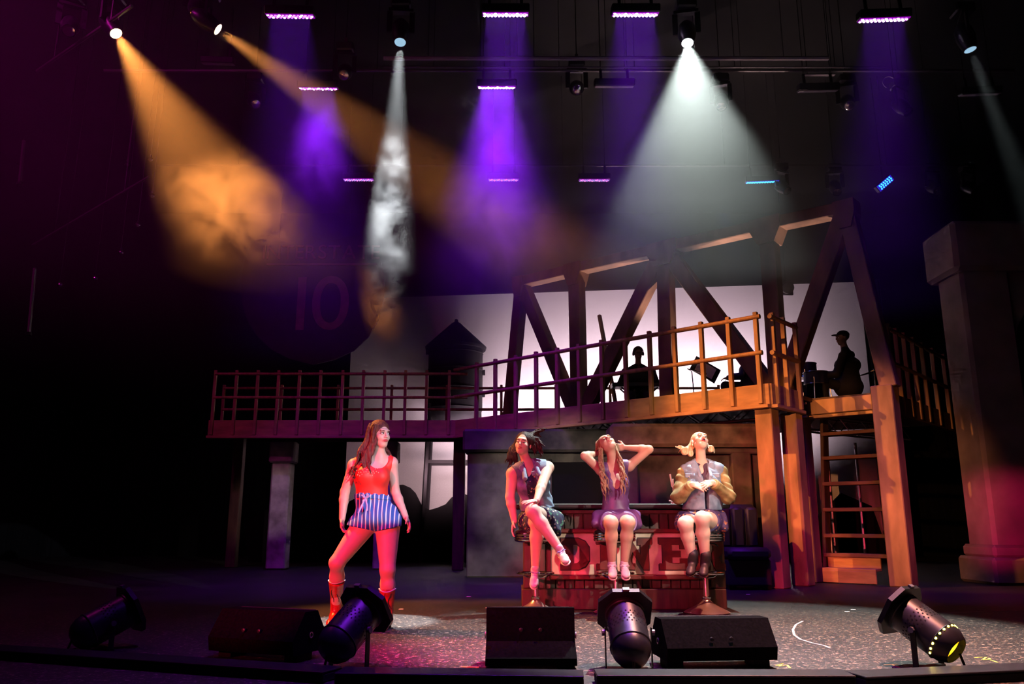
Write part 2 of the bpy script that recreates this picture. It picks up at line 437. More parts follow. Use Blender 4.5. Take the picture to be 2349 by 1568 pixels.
# black drape leg before the screen's far end
dl = thing('drape_leg', 'narrow black drape hanging before the far end of the white screen', 'drape', (8.7, 19.1, 0))
mb = MB(); prev = None
for i in range(10):
    x = 8.55 + i * 0.055; y = 19.1 + 0.05 * (i % 2)
    if prev: mb.prism([(0, 0), (1, 0), (1, 6.7), (0, 6.7)], (prev[0], prev[1], 0.01), (x - prev[0], y - prev[1], 0), (0, 0, 1), (0, 1, 0), 0.02)
    prev = (x, y)
mb.build('cloth', 'black_drape', dl)

def cutout(name, pix, Y, label, cat, mat='silhouette_black', th=0.05):
    pts = [P(px, py, Y) for px, py in pix]
    c = sum((p.x for p in pts)) / len(pts)
    t = thing(name, label, cat, (c, Y, 0))
    MB().prism([(p.x, max(p.z, 0.0)) for p in pts], (0, Y, 0), (1, 0, 0), (0, 0, 1), (0, 1, 0), th).build('profile_board', mat, t)
    mb = MB()
    for p in (pts[1], pts[-2]):
        mb.beam((c + (p.x - c) * .6, Y + 0.06, 0.3), (c + (p.x - c) * .6, Y + 0.7, 0.02), 0.05, 0.05)
    mb.build('brace', 'black_paint', t)
    return t
cutout('rock_cutout', [(560, 1420), (560, 1200), (640, 1150), (720, 1180), (800, 1150), (860, 1120), (905, 1112), (925, 1111), (941, 1118), (953, 1130), (968, 1160), (985, 1169), (1003, 1164), (1022, 1156), (1036, 1140), (1060, 1130), (1110, 1150), (1160, 1420)], 18.6,
       'black jagged rock profile standing below the water tower', 'rock cutout')
cutout('rock_cutout', [(1600, 1420), (1640, 1210), (1690, 1200), (1735, 1222), (1770, 1180), (1800, 1150), (1850, 1175), (1870, 1190), (1930, 1130), (2000, 1160), (2060, 1420)], 18.6,
       'black jagged rock profile behind the bridge stairs', 'rock cutout')

# water tower: tank, cone roof, ball, bowl, four legs and cross bars
wc = P(1044, 900, 18.9); wt = thing('water_tower', 'dark water tower with cone roof and ball before the white screen', 'water tower', (wc.x, 18.9, 0))
def wz(y): return P(1044, y, 18.9).z
wr = 0.645
MB().lathe([(wr, wz(938)), (wr, wz(803))], (wc.x, 18.9, 0), 28).build('tank', 'tower_dark', wt, True)
MB().lathe([(wr + .005, wz(938)), (wr * .93, wz(955)), (wr * .7, wz(967)), (wr * .4, wz(974)), (0.0, wz(976))], (wc.x, 18.9, 0), 28).build('bowl', 'tower_dark', wt, True)
MB().lathe([(wr + .07, wz(803)), (wr + .09, wz(797)), (0.10, wz(741)), (0.06, wz(739))], (wc.x, 18.9, 0), 28).build('roof', 'tower_dark', wt, True)
MB().lathe([(0.0, wz(742)), (.03, wz(741)), (.045, wz(736)), (.03, wz(732)), (0.0, wz(731))], (wc.x, 18.9, 0), 12).build('finial', 'tower_dark', wt, True)
for dz in (812, 850, 893, 938):
    MB().lathe([(wr + .0, wz(dz) - .02), (wr + .015, wz(dz)), (wr, wz(dz) + .02)], (wc.x, 18.9, 0), 28).build('hoop', 'tower_dark', wt, True)
for s_, y0 in ((1, 855), (-1, 808), (-1, 858), (1, 905)):
    MB().box((wc.x + s_ * (wr + .03), 18.85, wz(y0)), (.06, .08, .12)).build('bracket', 'tower_dark', wt)
for a, b_ in ((-1, -1), (1, -1), (1, 1), (-1, 1)):
    MB().beam((wc.x + a * .68, 18.9 + b_ * .45, 0.0), (wc.x + a * .56, 18.9 + b_ * .38, wz(930)), 0.07, 0.07).build('leg', 'tower_dark', wt)
zc = P(1000, 1058, 18.5).z
MB().beam((wc.x - .62, 18.5, zc), (wc.x + .62, 18.5, zc), 0.05, 0.07).build('cross_bar', 'tower_dark', wt)
MB().beam((wc.x - .62, 19.3, zc), (wc.x + .62, 19.3, zc), 0.05, 0.07).build('cross_bar', 'tower_dark', wt)

# road shield hung behind the far rail
def glyph_mesh(text, size, extrude):
    cu = bpy.data.curves.new('txt', 'FONT'); cu.body = text; cu.size = size; cu.extrude = extrude; cu.align_x = 'CENTER'; cu.resolution_u = 6
    ob = bpy.data.objects.new('txt', cu); COL.objects.link(ob)
    dg = bpy.context.evaluated_depsgraph_get(); dg.update()
    me = bpy.data.meshes.new_from_object(ob.evaluated_get(dg))
    bpy.data.objects.remove(ob); bpy.data.curves.remove(cu)
    return me
sh_px = [(880, 684), (882, 640), (874, 600), (858, 560), (835, 536), (790, 545), (750, 552), (717, 540), (684, 552), (644, 545), (600, 536), (577, 560), (561, 600), (553, 640), (555, 690), (566, 730), (590, 770), (625, 803), (665, 823), (717, 836), (768, 824), (812, 803), (845, 772), (868, 732)]
SY = 18.0
spts = [P(x, y, SY) for x, y in sh_px]
sc_ = P(717, 690, SY)
sh = thing('road_shield', 'large dark interstate shield with the number 10 hanging in haze', 'road sign', (sc_.x, SY, sc_.z))
MB().prism([(p.x, p.z) for p in spts], (0, SY, 0), (1, 0, 0), (0, 0, 1), (0, 1, 0), 0.06).build('plate', 'sign_dark', sh)
def put_text(text, px, py, hpx, Y, name, mat, parent, wide=1.0):
    p0, p1 = P(px, py, Y), P(px, py - hpx, Y)
    hh = p1.z - p0.z
    o_ = origin_of(parent)
    chars = []
    xs = 0
    for ch in text:
        me = glyph_mesh(ch, 1.0, 0.03)
        co = np.array([v.co[:] for v in me.vertices])
        w_, h_ = np.ptp(co[:, 0]), np.ptp(co[:, 1])
        chars.append((me, co, w_, h_))
    Hh = max(c[3] for c in chars); k = hh / Hh
    tot = sum(c[2] for c in chars) * k * wide + (len(chars) - 1) * 0.12 * hh
    x = p0.x - tot / 2
    for me, co, w_, h_ in chars:
        c2 = np.empty_like(co)
        c2[:, 0] = (co[:, 0] - co[:, 0].min()) * k * wide + x - o_.x
        c2[:, 1] = Y - 0.012 - co[:, 2] * 0.4 - o_.y
        c2[:, 2] = (co[:, 1] - co[:, 1].min()) * k + p0.z - o_.z
        me.vertices.foreach_set('co', c2.ravel()); me.materials.clear(); me.materials.append(MAT[mat]); me.update()
        ob = bpy.data.objects.new(name, me); link(ob, parent)
        x += w_ * k * wide + 0.12 * hh
put_text('INTERSTATE', 737, 594, 32, SY, 'letter', 'sign_letter', sh)
put_text('10', 738, 757, 124, SY, 'numeral', 'sign_letter', sh, 1.05)
a_, b_ = P(612, 606, SY - .02), P(866, 606, SY - .02)
MB().beam(a_, b_, 0.03, 0.045).build('divider_bar', 'sign_letter', sh)
for px in (640, 800):
    p = P(px, 545, SY)
    MB().tube([(p.x, SY + .03, p.z), (p.x, SY + .03, 9.7)], 0.008, 6).build('hanging_wire', 'black_metal', sh)

# ================================================================== bridge
ZB, ZF, ZD = 2.46, 2.76, 2.72            # fascia bottom, fascia top, deck
A = Vector((3.60, 11.18)); Bp = G(1046, 1000, ZB); Bp = Vector((Bp.x, Bp.y))
u = (Bp - A).normalized(); nn = Vector((-u.y, u.x))
if nn.y < 0: nn = -nn
LEN = (Bp - A).length
D2 = Vector((5.42, 11.66)); PN = Vector((nn.x, nn.y, 0))
RN = Vector((nn.x, nn.y, 0))
def on_rail(px, py): return PL(px, py, (A.x, A.y, 0), RN)
def on_truss(px, py): return PL(px, py, (D2.x, D2.y, 0), RN)
U3 = Vector((u.x, u.y, 0)); N3 = Vector((nn.x, nn.y, 0))
ZT = 3.80
br = thing('bridge', 'long brown timber footbridge with slanting railing crossing behind the diner', 'bridge', (1.2, 13.5, 0))
LX = P(478, 985, Bp.y).x
# deck slabs
A3, B3 = Vector((A.x, A.y, 0)), Vector((Bp.x, Bp.y, 0))
def slab(poly, z0, z1): return MB().prism([(p[0], p[1]) for p in poly], (0, 0, z0), (1, 0, 0), (0, 1, 0), (0, 0, 1), z1 - z0)
W = 1.50
pA, pB = A + nn * 0.05 - u * 0.0, Bp + nn * 0.05
slab([(A + nn * .05)[:], (A + nn * W)[:], (D2)[:], (D2 + nn * 4.6)[:], (4.6, 17.05), (LX, 17.05), (LX, Bp.y + .05), (Bp.x + .05, Bp.y + .05)], ZD - 0.06, ZD).build('deck', 'wood_dark', br)
# fascias
def fascia(p, q, name='fascia'):
    p, q = Vector(p), Vector(q)
    MB().beam((p.x, p.y, (ZB + ZF) / 2), (q.x, q.y, (ZB + ZF) / 2), 0.06, ZF - ZB, bevel=0.006).build(name, 'wood_ledge', br)
    d = (q - p).normalized(); n = Vector((d.y, -d.x)); n = n if n.y < 0 else -n
    MB().beam((p.x + n.x * .05, p.y + n.y * .05, ZB - 0.02), (q.x + n.x * .05, q.y + n.y * .05, ZB - 0.02), 0.10, 0.05, bevel=0.006).build('ledge', 'wood_ledge', br)
fascia(A, Bp); fascia((Bp.x, Bp.y), (LX, Bp.y)); 
MB().beam((A.x, A.y, (ZB + ZF) / 2), ((A + nn * .98).x, (A + nn * .98).y, (ZB + ZF) / 2), 0.06, ZF - ZB, bevel=0.006).build('fascia', 'wood_ledge', br)
MB().beam((A.x - u.x * .05, A.y - u.y * .05, ZB - 0.02), ((A + nn * .98).x - u.x * .05, (A + nn * .98).y - u.y * .05, ZB - .02), 0.10, 0.05, bevel=0.006).build('ledge', 'wood_ledge', br)
MB().beam((LX, 17.05, ZD - .1), (4.6, 17.05, ZD - .1), 0.06, 0.2).build('fascia', 'wood_dark', br)
Dn = D2 + nn * 4.6
MB().beam((D2.x, D2.y, ZD - .14), (Dn.x, Dn.y, ZD - .14), 0.06, 0.3).build('fascia', 'wood_dark', br)

def railing(name, pts, z0, zt, zm, mat, r=0.034, rails=True, ends=None, pw=0.062):
    """baluster posts at pts, a round top rail and mid rail through them"""
    for p in pts:
        MB().box((p.x, p.y, (z0 + zt) / 2), (pw, pw, zt - z0), Matrix.Rotation(math.atan2(u.y, u.x), 3, 'Z') if name == 's' else None, 0.005).build('baluster', mat, br)
    e0, e1 = ends if ends else (pts[0], pts[-1])
    for z in (zt - 0.075, zm):
        MB().tube([(e0.x, e0.y - .02, z), (e1.x, e1.y - .02, z)], r, 10).build('rail', mat, br, True)
sl = [on_rail(px, 900) for px in (1748, 1683, 1619, 1556, 1498, 1441, 1386, 1333, 1283, 1234, 1187, 1140, 1097)]
for p in sl: p += N3 * -0.045
railing('s', sl, ZB + .02, ZT, 3.20, 'wood_rail', ends=(sl[0] - U3 * 0.06, sl[-1] + U3 * 0.6))
ret = [Vector((A.x, A.y, 0)) + N3 * t - U3 * 0.045 for t in (0.14, 0.50, 0.93)]
railing('s', ret, ZB + .02, ZT, 3.20, 'wood_rail', ends=(ret[0] - N3 * 0.1, ret[-1] + N3 * .03))
lf = [P(px, 920, Bp.y - .045) for px in (490, 539, 588, 636, 684, 733, 784, 832, 881, 929, 978, 1030)]
railing('l', lf, ZB + .02, 3.72, 3.19, 'wood_rail', 0.028, pw=0.055, ends=(lf[0], lf[-1] + Vector((.35, 0, 0))))
rr = [P(px, 920, 16.98) for px in (512, 645, 775, 898, 1025, 1150, 1275, 1400, 1526, 1650)]
railing('l', rr, ZD - .05, 3.72, 3.19, 'wood_rail', 0.028, pw=0.055)
rb = [Vector((D2.x, D2.y, 0)) + N3 * t - U3 * 0.02 for t in (0.35, 0.75, 1.15, 1.6, 2.1, 2.7, 3.4, 4.2)]
railing('s', rb, ZB, ZT, 3.2, 'wood_rail')
# supports
def post(px, w, base, ztop, mat='wood_beam', d=None):
    MB().box((base[0], base[1], ztop / 2), (w, d or w, ztop), Matrix.Rotation(math.atan2(u.y, u.x), 3, 'Z') if px else None, 0.012).build('post', mat, br)
pa = Vector((A.x, A.y)) + nn * 0.13 + u * 0.13
post(1, 0.25, pa, ZB - .045, d=.25)
pb = Vector((A.x, A.y)) + nn * 0.80 + u * 0.06
post(1, 0.24, pb, ZB - .045, d=.24)
# post and lintel over the stairs, on the truss line
pc = on_truss(1862, 1335); pd = D2
post(1, 0.26, (pc.x, pc.y), 2.72, 'wood_truss', d=.26)  # same timber as the other posts; darker colour paints in its shadow
post(1, 0.30, (pd.x, pd.y), 2.80, d=.30)
MB().beam((pc.x, pc.y, 2.58), (pd.x, pd.y, 2.58), 0.16, 0.22, bevel=0.01).build('lintel', 'wood_beam', br)
MB().beam((pc.x, pc.y, 2.44), (pd.x, pd.y, 2.44), 0.10, 0.05, bevel=0.006).build('ledge', 'wood_beam', br)
post(0, 0.22, (Bp.x + .05, Bp.y + .35), ZB - .05, 'wood_dark')
post(0, 0.22, (2.9, 15.6), ZD - .06, 'wood_dark'); post(0, 0.22, (Dn.x, Dn.y), ZD - .06, 'wood_dark'); post(0, .2, (LX + .2, 16.6), ZD - .06, 'wood_dark'); post(0, .2, (0.5, 16.9), ZD - .06, 'wood_dark')

# truss above the bridge
ZC = 5.95
def tr(px, z):
    """point of the truss plane in picture column px at height z"""
    lo, hi = -400, 2400
    for _ in range(40):
        mid = (lo + hi) / 2
        if on_truss(px, mid).z > z: lo = mid
        else: hi = mid
    q = on_truss(px, lo); return Vector((q.x, q.y, z))
def member(p, q, w=0.24, d=0.22, name='truss_member'):
    MB().beam(p, q, d, w, up=(q - p).cross(N3), bevel=0.012).build(name, 'wood_truss', br)
nl, n1, n2, n3, nr = tr(1197, 5.78), tr(1322, 5.76), tr(1526, 5.72), tr(1762, 5.67), tr(1942, 5.62)
fl, f1, f2, f3, fr_ = tr(1166, ZD), tr(1330, ZD), tr(1535, ZD), tr(1790, ZD), tr(2042, ZD + .05)
for p, q in ((nl, n1), (n1, n2), (n2, n3), (n3, nr)):
    MB().beam(p, q, 0.26, 0.20, bevel=0.012).build('top_chord', 'wood_truss', br)
member(nl, fl, 0.22); member(nl, f1, 0.24); member(n1, f1, 0.27); member(n2, f1, 0.28); member(n2, f2, 0.26)
member(n2, f3, 0.27); member(n3, f3, 0.26); member(nr, f3, 0.26); member(nr, fr_, 0.24)
for q, hx in ((n1, .2), (n2, .30), (n3, .26), (nr, .16), (nl, .14)):
    MB().prism([(-hx, .11), (hx, .11), (hx, -.10), (hx * .55, -.34), (-hx * .55, -.34), (-hx, -.10)], q - N3 * 0.16, U3, (0, 0, 1), N3, 0.32).build('gusset', 'wood_truss', br)
# back brace seen past the tall posts
member(tr(1340, 4.9) + N3 * .5, tr(1385, ZD) + N3 * .5, 0.07, 0.07, 'back_brace')

# aluminium box truss under the deck
bt = thing('deck_truss', 'silver lattice truss slung under the bridge deck', 'truss', (1.6, 14.0, 2.2))
def lattice(p, q, h, parent, nseg):
    p, q = Vector(p), Vector(q); d = (q - p).normalized(); side = Vector((-d.y, d.x, 0)) * h / 2
    for s_ in (-1, 1):
        for z in (0, h):
            MB().tube([p + side * s_ + Vector((0, 0, z)), q + side * s_ + Vector((0, 0, z))], 0.018, 6).build('chord', 'truss_alu', parent, True)
        mb = MB()
        for i in range(nseg):
            a_ = p.lerp(q, i / nseg) + side * s_; b2 = p.lerp(q, (i + 1) / nseg) + side * s_
            mb = MB(); mb.tube([a_ + Vector((0, 0, h * (i % 2))), b2 + Vector((0, 0, h * ((i + 1) % 2)))], 0.010, 5)
            mb.build('web', 'truss_alu', parent, True)
c0 = A3 + N3 * 1.15; c1 = B3 + N3 * 1.15
lattice((c0.x, c0.y, 2.42), (c1.x, c1.y, 2.42), 0.20, bt, 22)
bt2 = thing('deck_truss', 'silver lattice truss under the platform above the stairs', 'truss', (6.0, 13.6, 2.2))
lattice((4.7, 13.2, 2.34), (7.2, 14.9, 2.34), 0.24, bt2, 10)

# open stairs in the frame
plain('wood_tread', (0.14, 0.055, 0.035), 0.6, var=0.4, scale=4, stretch=(.6, .6, 3), bump=0.15)
st = thing('bridge_stairs', 'open timber stairs with thin treads inside the orange post frame', 'stairs', (4.95, 12.6, 0))
stp0, stp1 = pc + U3 * -0.16, Vector((pd.x, pd.y, 0)) + U3 * 0.18
TREADS = [(1273, .25), (1228, .30), (1168, .36), (1108, .42), (1048, .48), (992, .54)]
for py, back in TREADS:
    q = PL(1960, py, (D2.x, D2.y, 0) + N3 * 0 if False else Vector((D2.x, D2.y, 0)) + N3 * back, N3)
    a_ = Vector((stp0.x, stp0.y, 0)) + N3 * back; b2 = Vector((stp1.x, stp1.y, 0)) + N3 * back
    MB().beam((a_.x, a_.y, q.z), (b2.x, b2.y, q.z), 0.24, 0.055, bevel=0.006).build('tread', 'wood_tread', st)
for e in (stp0, stp1):
    a_ = Vector((e.x, e.y, 0)) + N3 * .20; b2 = Vector((e.x, e.y, 2.62)) + N3 * .62
    MB().beam(a_, b2, 0.05, 0.22, up=N3, bevel=0.006).build('stringer', 'wood_dark', st)
sb = thing('step_unit', 'low two-step timber unit at the foot of the open stairs', 'steps', (4.8, 12.3, 0))
for k, (py, z, back) in enumerate(((1325, 0.20, 0.0), (1300, 0.40, 0.24))):
    a_ = Vector((stp0.x, stp0.y, 0)) - U3 * .04 + N3 * (back - .05); b2 = Vector((stp1.x, stp1.y, 0)) + U3 * .16 + N3 * (back - .05)
    MB().beam((a_.x, a_.y, z - .1), (b2.x, b2.y, z - .1), 0.04, 0.17, bevel=0.005).build('riser', 'wood_ledge', sb)
    a_ += N3 * .12; b2 += N3 * .12
    MB().beam((a_.x, a_.y, z), (b2.x, b2.y, z), 0.27, 0.035, bevel=0.005).build('tread', 'wood_ledge', sb)
for k, (px, y0, y1, Y) in enumerate(((1910, 1005, 1255, 15.5), (1978, 1015, 1262, 15.8), (1900, 1000, 1230, 17.4), (2232, 955, 1100, 15.0))):
    p, q = P(px - 4, y0, Y), P(px + 6, y1, Y)
    t = thing('scaffold_pole', ['pale upright pole seen through the upper stair treads, nearer the dark post', 'pale upright pole seen through the middle of the stair treads', 'thin bright pole beside the dark stair post', 'thin pale pole in the dark beyond the stairs'][k], 'pole', (q.x, Y, 0), 'poles behind the stairs')
    MB().tube([(q.x, Y, 0.06), (q.x, Y, p.z)], 0.028, 8).build('tube', 'truss_alu', t, True)
    MB().lathe([(.06, 0.0), (.06, .02), (.03, .03), (.03, .07)], (q.x, Y, 0), 12).build('foot_plate', 'truss_alu', t)

# pale supports below the far arm of the bridge
for px, w, lab in ((645, 0.36, 'pale weathered pillar with cap below the dim end of the bridge'), (884, 0.36, 'pale weathered pillar with cap behind the person in red')):
    p = P(px, 1150, 15.9)
    t = thing('pillar', lab, 'pillar', (p.x, 15.9, 0), 'pale pillars below the bridge')
    MB().box((p.x, 15.9, 1.0), (w, w, 2.0), None, 0.03).build('shaft', 'concrete_pale', t)
    MB().box((p.x, 15.9, 2.2), (w + .10, w + .10, .42), None, 0.03).build('cap', 'concrete_pale', t)

# ================================================================== arch pillar on the far side
ap = thing('arch_pillar', 'tall adobe arch pillar with broad capital, pink lit at its foot', 'pillar', (7.4, 12.2, 0))
X0 = P(2208, 700, 12.0).x
zc0, zc1 = P(2190, 618, 11.85).z, P(2180, 505, 11.85).z
MB().box((X0 + .38, 12.3, (0.55 + zc0) / 2), (0.76, 0.7, zc0 - 0.55 + .1), None, 0.05).build('shaft', 'adobe', ap)
MB().box((X0 + 1.98, 12.3, (zc0 + zc1) / 2), (4.2, 0.95, zc1 - zc0), None, 0.06).build('capital', 'adobe', ap)
arc = [(0, zc0), (0, zc0 - 1.25)]
for i in range(11):
    q = math.pi * (1 - i / 10)
    arc.append((1.45 + 1.45 * math.cos(q), zc0 - 1.25 + 1.2 * math.sin(q)))
arc += [(2.9, zc0)]
MB().prism(arc, (X0 + .72, 12.0, 0), (1, 0, 0), (0, 0, 1), (0, 1, 0), 0.6).build('arch', 'adobe', ap)
MB().box((X0 + 4.0, 12.3, zc0 / 2), (0.76, 0.7, zc0), None, 0.05).build('shaft', 'adobe', ap)
MB().box((X0 + .40, 12.3, .46), (0.92, 0.84, .18), None, 0.04).build('base_moulding', 'adobe', ap)
MB().box((X0 + .40, 12.3, .19), (1.04, 0.96, .38), None, 0.04).build('plinth', 'adobe', ap)

# ================================================================== diner
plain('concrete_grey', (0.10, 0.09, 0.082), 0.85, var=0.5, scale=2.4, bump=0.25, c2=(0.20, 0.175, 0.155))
dn = thing('diner_facade', 'grey weathered diner building front with heavy cornices', 'building', (1.2, 13.2, 0))
def fx(px, Y): return P(px, 1150, Y).x
Ya = 13.7
xa0, xa1 = fx(1072, Ya), fx(1420, Ya)
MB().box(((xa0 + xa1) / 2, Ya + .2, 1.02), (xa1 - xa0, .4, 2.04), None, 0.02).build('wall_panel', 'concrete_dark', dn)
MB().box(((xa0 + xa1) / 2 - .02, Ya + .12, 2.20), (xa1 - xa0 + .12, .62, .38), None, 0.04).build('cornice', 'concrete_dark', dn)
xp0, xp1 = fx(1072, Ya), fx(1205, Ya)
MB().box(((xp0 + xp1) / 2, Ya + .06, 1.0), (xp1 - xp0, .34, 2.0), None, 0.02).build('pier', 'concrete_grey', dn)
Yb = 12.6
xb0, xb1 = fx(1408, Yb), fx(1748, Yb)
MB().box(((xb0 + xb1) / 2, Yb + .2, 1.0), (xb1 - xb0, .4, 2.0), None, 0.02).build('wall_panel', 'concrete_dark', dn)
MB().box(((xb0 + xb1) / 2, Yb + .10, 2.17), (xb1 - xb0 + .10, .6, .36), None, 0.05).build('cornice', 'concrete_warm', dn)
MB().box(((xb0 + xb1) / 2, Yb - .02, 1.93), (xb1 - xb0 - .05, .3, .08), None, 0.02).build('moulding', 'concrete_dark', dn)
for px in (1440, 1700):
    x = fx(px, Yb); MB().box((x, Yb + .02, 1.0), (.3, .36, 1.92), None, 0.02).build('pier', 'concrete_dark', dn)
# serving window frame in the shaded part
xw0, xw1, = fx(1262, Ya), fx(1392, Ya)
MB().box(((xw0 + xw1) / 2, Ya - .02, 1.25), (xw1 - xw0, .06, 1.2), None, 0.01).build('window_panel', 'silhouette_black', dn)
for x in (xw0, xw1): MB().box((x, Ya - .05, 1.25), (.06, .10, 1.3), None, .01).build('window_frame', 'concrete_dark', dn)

# counter
CYF = 8.60
ct = thing('diner_counter', 'wood plank diner counter with dark top behind the stools', 'counter', (1.13, CYF + .3, 0))
x0, x1 = 0.10, 2.18
MB().box(((x0 + x1) / 2, CYF + .30, 0.10), (x1 - x0, .64, .20), None, 0.008).build('plinth', 'wood_counter', ct)
MB().box(((x0 + x1) / 2, CYF + .34, 0.60), (x1 - x0 - .06, .50, .80)).build('carcass', 'wood_dark', ct)
npl = 20; pw_ = (x1 - x0 - .10) / npl
pl0 = MB().box((0, 0, 0), (pw_ - .010, .022, .80), None, 0.004).build('plank', 'wood_counter', ct)
for i in range(npl):
    q = pl0 if i == 0 else copy_part(pl0, ct, (0, 0, 0))
    q.location = Vector((x0 + .05 + pw_ * (i + .5), CYF + .075 + random.uniform(-.003, .003), 0.60)) - origin_of(ct)
me = pl0.data
for v in me.vertices: v.co += origin_of(ct)
for x in (x0 + .09, x1 - .07):
    MB().box((x, CYF + .045, .61), (.15, .09, .82), None, .012).build('end_post', 'wood_counter', ct)
MB().box(((x0 + x1) / 2, CYF + .26, 1.025), (x1 - x0 + .12, .78, .05), None, 0.012).build('counter_top', 'counter_top', ct)
MB().box(((x0 + x1) / 2, CYF + .05, .97), (x1 - x0, .05, .05), None, .01).build('rail_moulding', 'wood_dark', ct)
# sign board with slab serif letters
sg0, sg1 = 0.40, 2.06
bd = MB().box(((sg0 + sg1) / 2, CYF - .005, .545), (sg1 - sg0, .05, .42), None, .012).build('sign_board', 'board_cream', ct)
for z in (.775, .315):
    MB().box(((sg0 + sg1) / 2, CYF - .012, z), (sg1 - sg0 + .03, .07, .045), None, .01).build('sign_border', 'letter_red', bd)
S = {  # slab serif outlines in a 1 x 1.25 box, holes given as second ring joined by a slit
 'D': [(0, 0), (.62, 0), (.86, .12), (1.0, .36), (1.0, .89), (.86, 1.13), (.62, 1.25), (0, 1.25), (0, 1.0), (.12, 1.0), (.12, .625), (.44, .625), (.44, 1.0), (.56, 1.0), (.66, .9), (.66, .35), (.56, .25), (.44, .25), (.44, .61), (.12, .61), (.12, .25), (0, .25)],
 'I': [(0, 0), (.6, 0), (.6, .25), (.46, .25), (.46, 1.0), (.6, 1.0), (.6, 1.25), (0, 1.25), (0, 1.0), (.14, 1.0), (.14, .25), (0, .25)],
 'N': [(0, 0), (.5, 0), (.5, .25), (.40, .25), (.40, .72), (.78, 0), (.98, 0), (.98, 1.0), (1.1, 1.0), (1.1, 1.25), (.6, 1.25), (.6, 1.0), (.7, 1.0), (.7, .58), (.36, 1.25), (0, 1.25), (0, 1.0), (.12, 1.0), (.12, .25), (0, .25)],
 'E': [(0, 0), (1, 0), (1, .45), (.72, .45), (.72, .26), (.44, .26), (.44, .50), (.74, .50), (.74, .75), (.44, .75), (.44, 1.0), (.72, 1.0), (.72, .82), (1, .82), (1, 1.25), (0, 1.25), (0, 1.0), (.12, 1.0), (.12, .25), (0, .25)],
 'R': [(0, 0), (.54, 0), (.54, .25), (.44, .25), (.44, .45), (.54, .45), (.70, 0), (1.05, 0), (1.05, .25), (.92, .25), (.84, .50), (.98, .66), (1.0, 1.02), (.86, 1.2), (.66, 1.25), (0, 1.25), (0, 1.0), (.12, 1.0), (.12, .835), (.44, .835), (.44, 1.02), (.58, 1.02), (.66, .95), (.66, .75), (.58, .67), (.44, .67), (.44, .82), (.12, .82), (.12, .25), (0, .25)],
}
lx = sg0 + .10; sc2 = 0.245
for ch in 'DINER':
    wch = max(p[0] for p in S[ch]) * sc2 * 1.18
    poly = [(p[0] * sc2 * 1.18, p[1] * sc2) for p in S[ch]]
    lt = MB().prism(poly, (lx, CYF - .052, .392), (1, 0, 0), (0, 0, 1), (0, 1, 0), .024).build('letter', 'letter_red', bd)
    cxp, czp = wch / 2, .625 * sc2
    MB().prism([((p[0] - cxp) * 1.07 + cxp, (p[1] - czp) * 1.08 + czp) for p in poly], (lx, CYF - .034, .392), (1, 0, 0), (0, 0, 1), (0, 1, 0), .010).build('letter_outline', 'letter_edge', bd)
    lx += wch + .075
# straw stand on the counter
p = P(1548, 1150, CYF + .05)
ss = thing('straw_stand', 'slim white straw stand on the counter by the denim jacket', 'straw stand', (p.x, CYF + .10, 1.05))
MB().lathe([(.0, 1.05), (.035, 1.05), (.03, 1.065), (.008, 1.07), (.008, 1.30), (.012, 1.31), (.0, 1.312)], (p.x, CYF + .10, 0), 12).build('stem', 'white_plastic', ss, True)
MB().tube([(p.x, CYF + .10, 1.22), (p.x - .015, CYF + .09, 1.235), (p.x - .03, CYF + .09, 1.36)], 0.009, 8).build('straw', 'white_plastic', ss, True)
MB().tube([(p.x, CYF + .10, 1.06), (p.x - .03, CYF + .05, 1.07), (p.x - .06, CYF + .04, 1.085)], 0.008, 8).build('spout', 'white_plastic', ss, True)

# booth bench
by = 11.3; bx0, bx1 = P(1655, 1250, by).x, P(1752, 1250, by).x
bo = thing('booth_bench', 'dark padded diner booth bench behind the counter end', 'bench', ((bx0 + bx1) / 2, by, 0))
cxm = (bx0 + bx1) / 2; wdt = bx1 - bx0
MB().box((cxm, by, .22), (wdt, .55, .34), None, .02).build('base', 'booth_vinyl', bo)
MB().box((cxm, by - .04, .46), (wdt, .60, .16), None, .05).build('seat', 'booth_vinyl', bo, True)
MB().box((cxm, by + .26, .80), (wdt, .16, .62), None, .06).build('backrest', 'booth_vinyl', bo, True)
for k in range(3):
    MB().box((cxm - wdt / 3 + k * wdt / 3, by + .16, .80), (wdt / 3 - .02, .08, .54), None, .035).build('cushion', 'booth_vinyl', bo, True)
for k in (-1, 1):
    MB().box((cxm + k * (wdt / 2 - .06), by, .03), (.1, .5, .06)).build('foot', 'black_metal', bo)

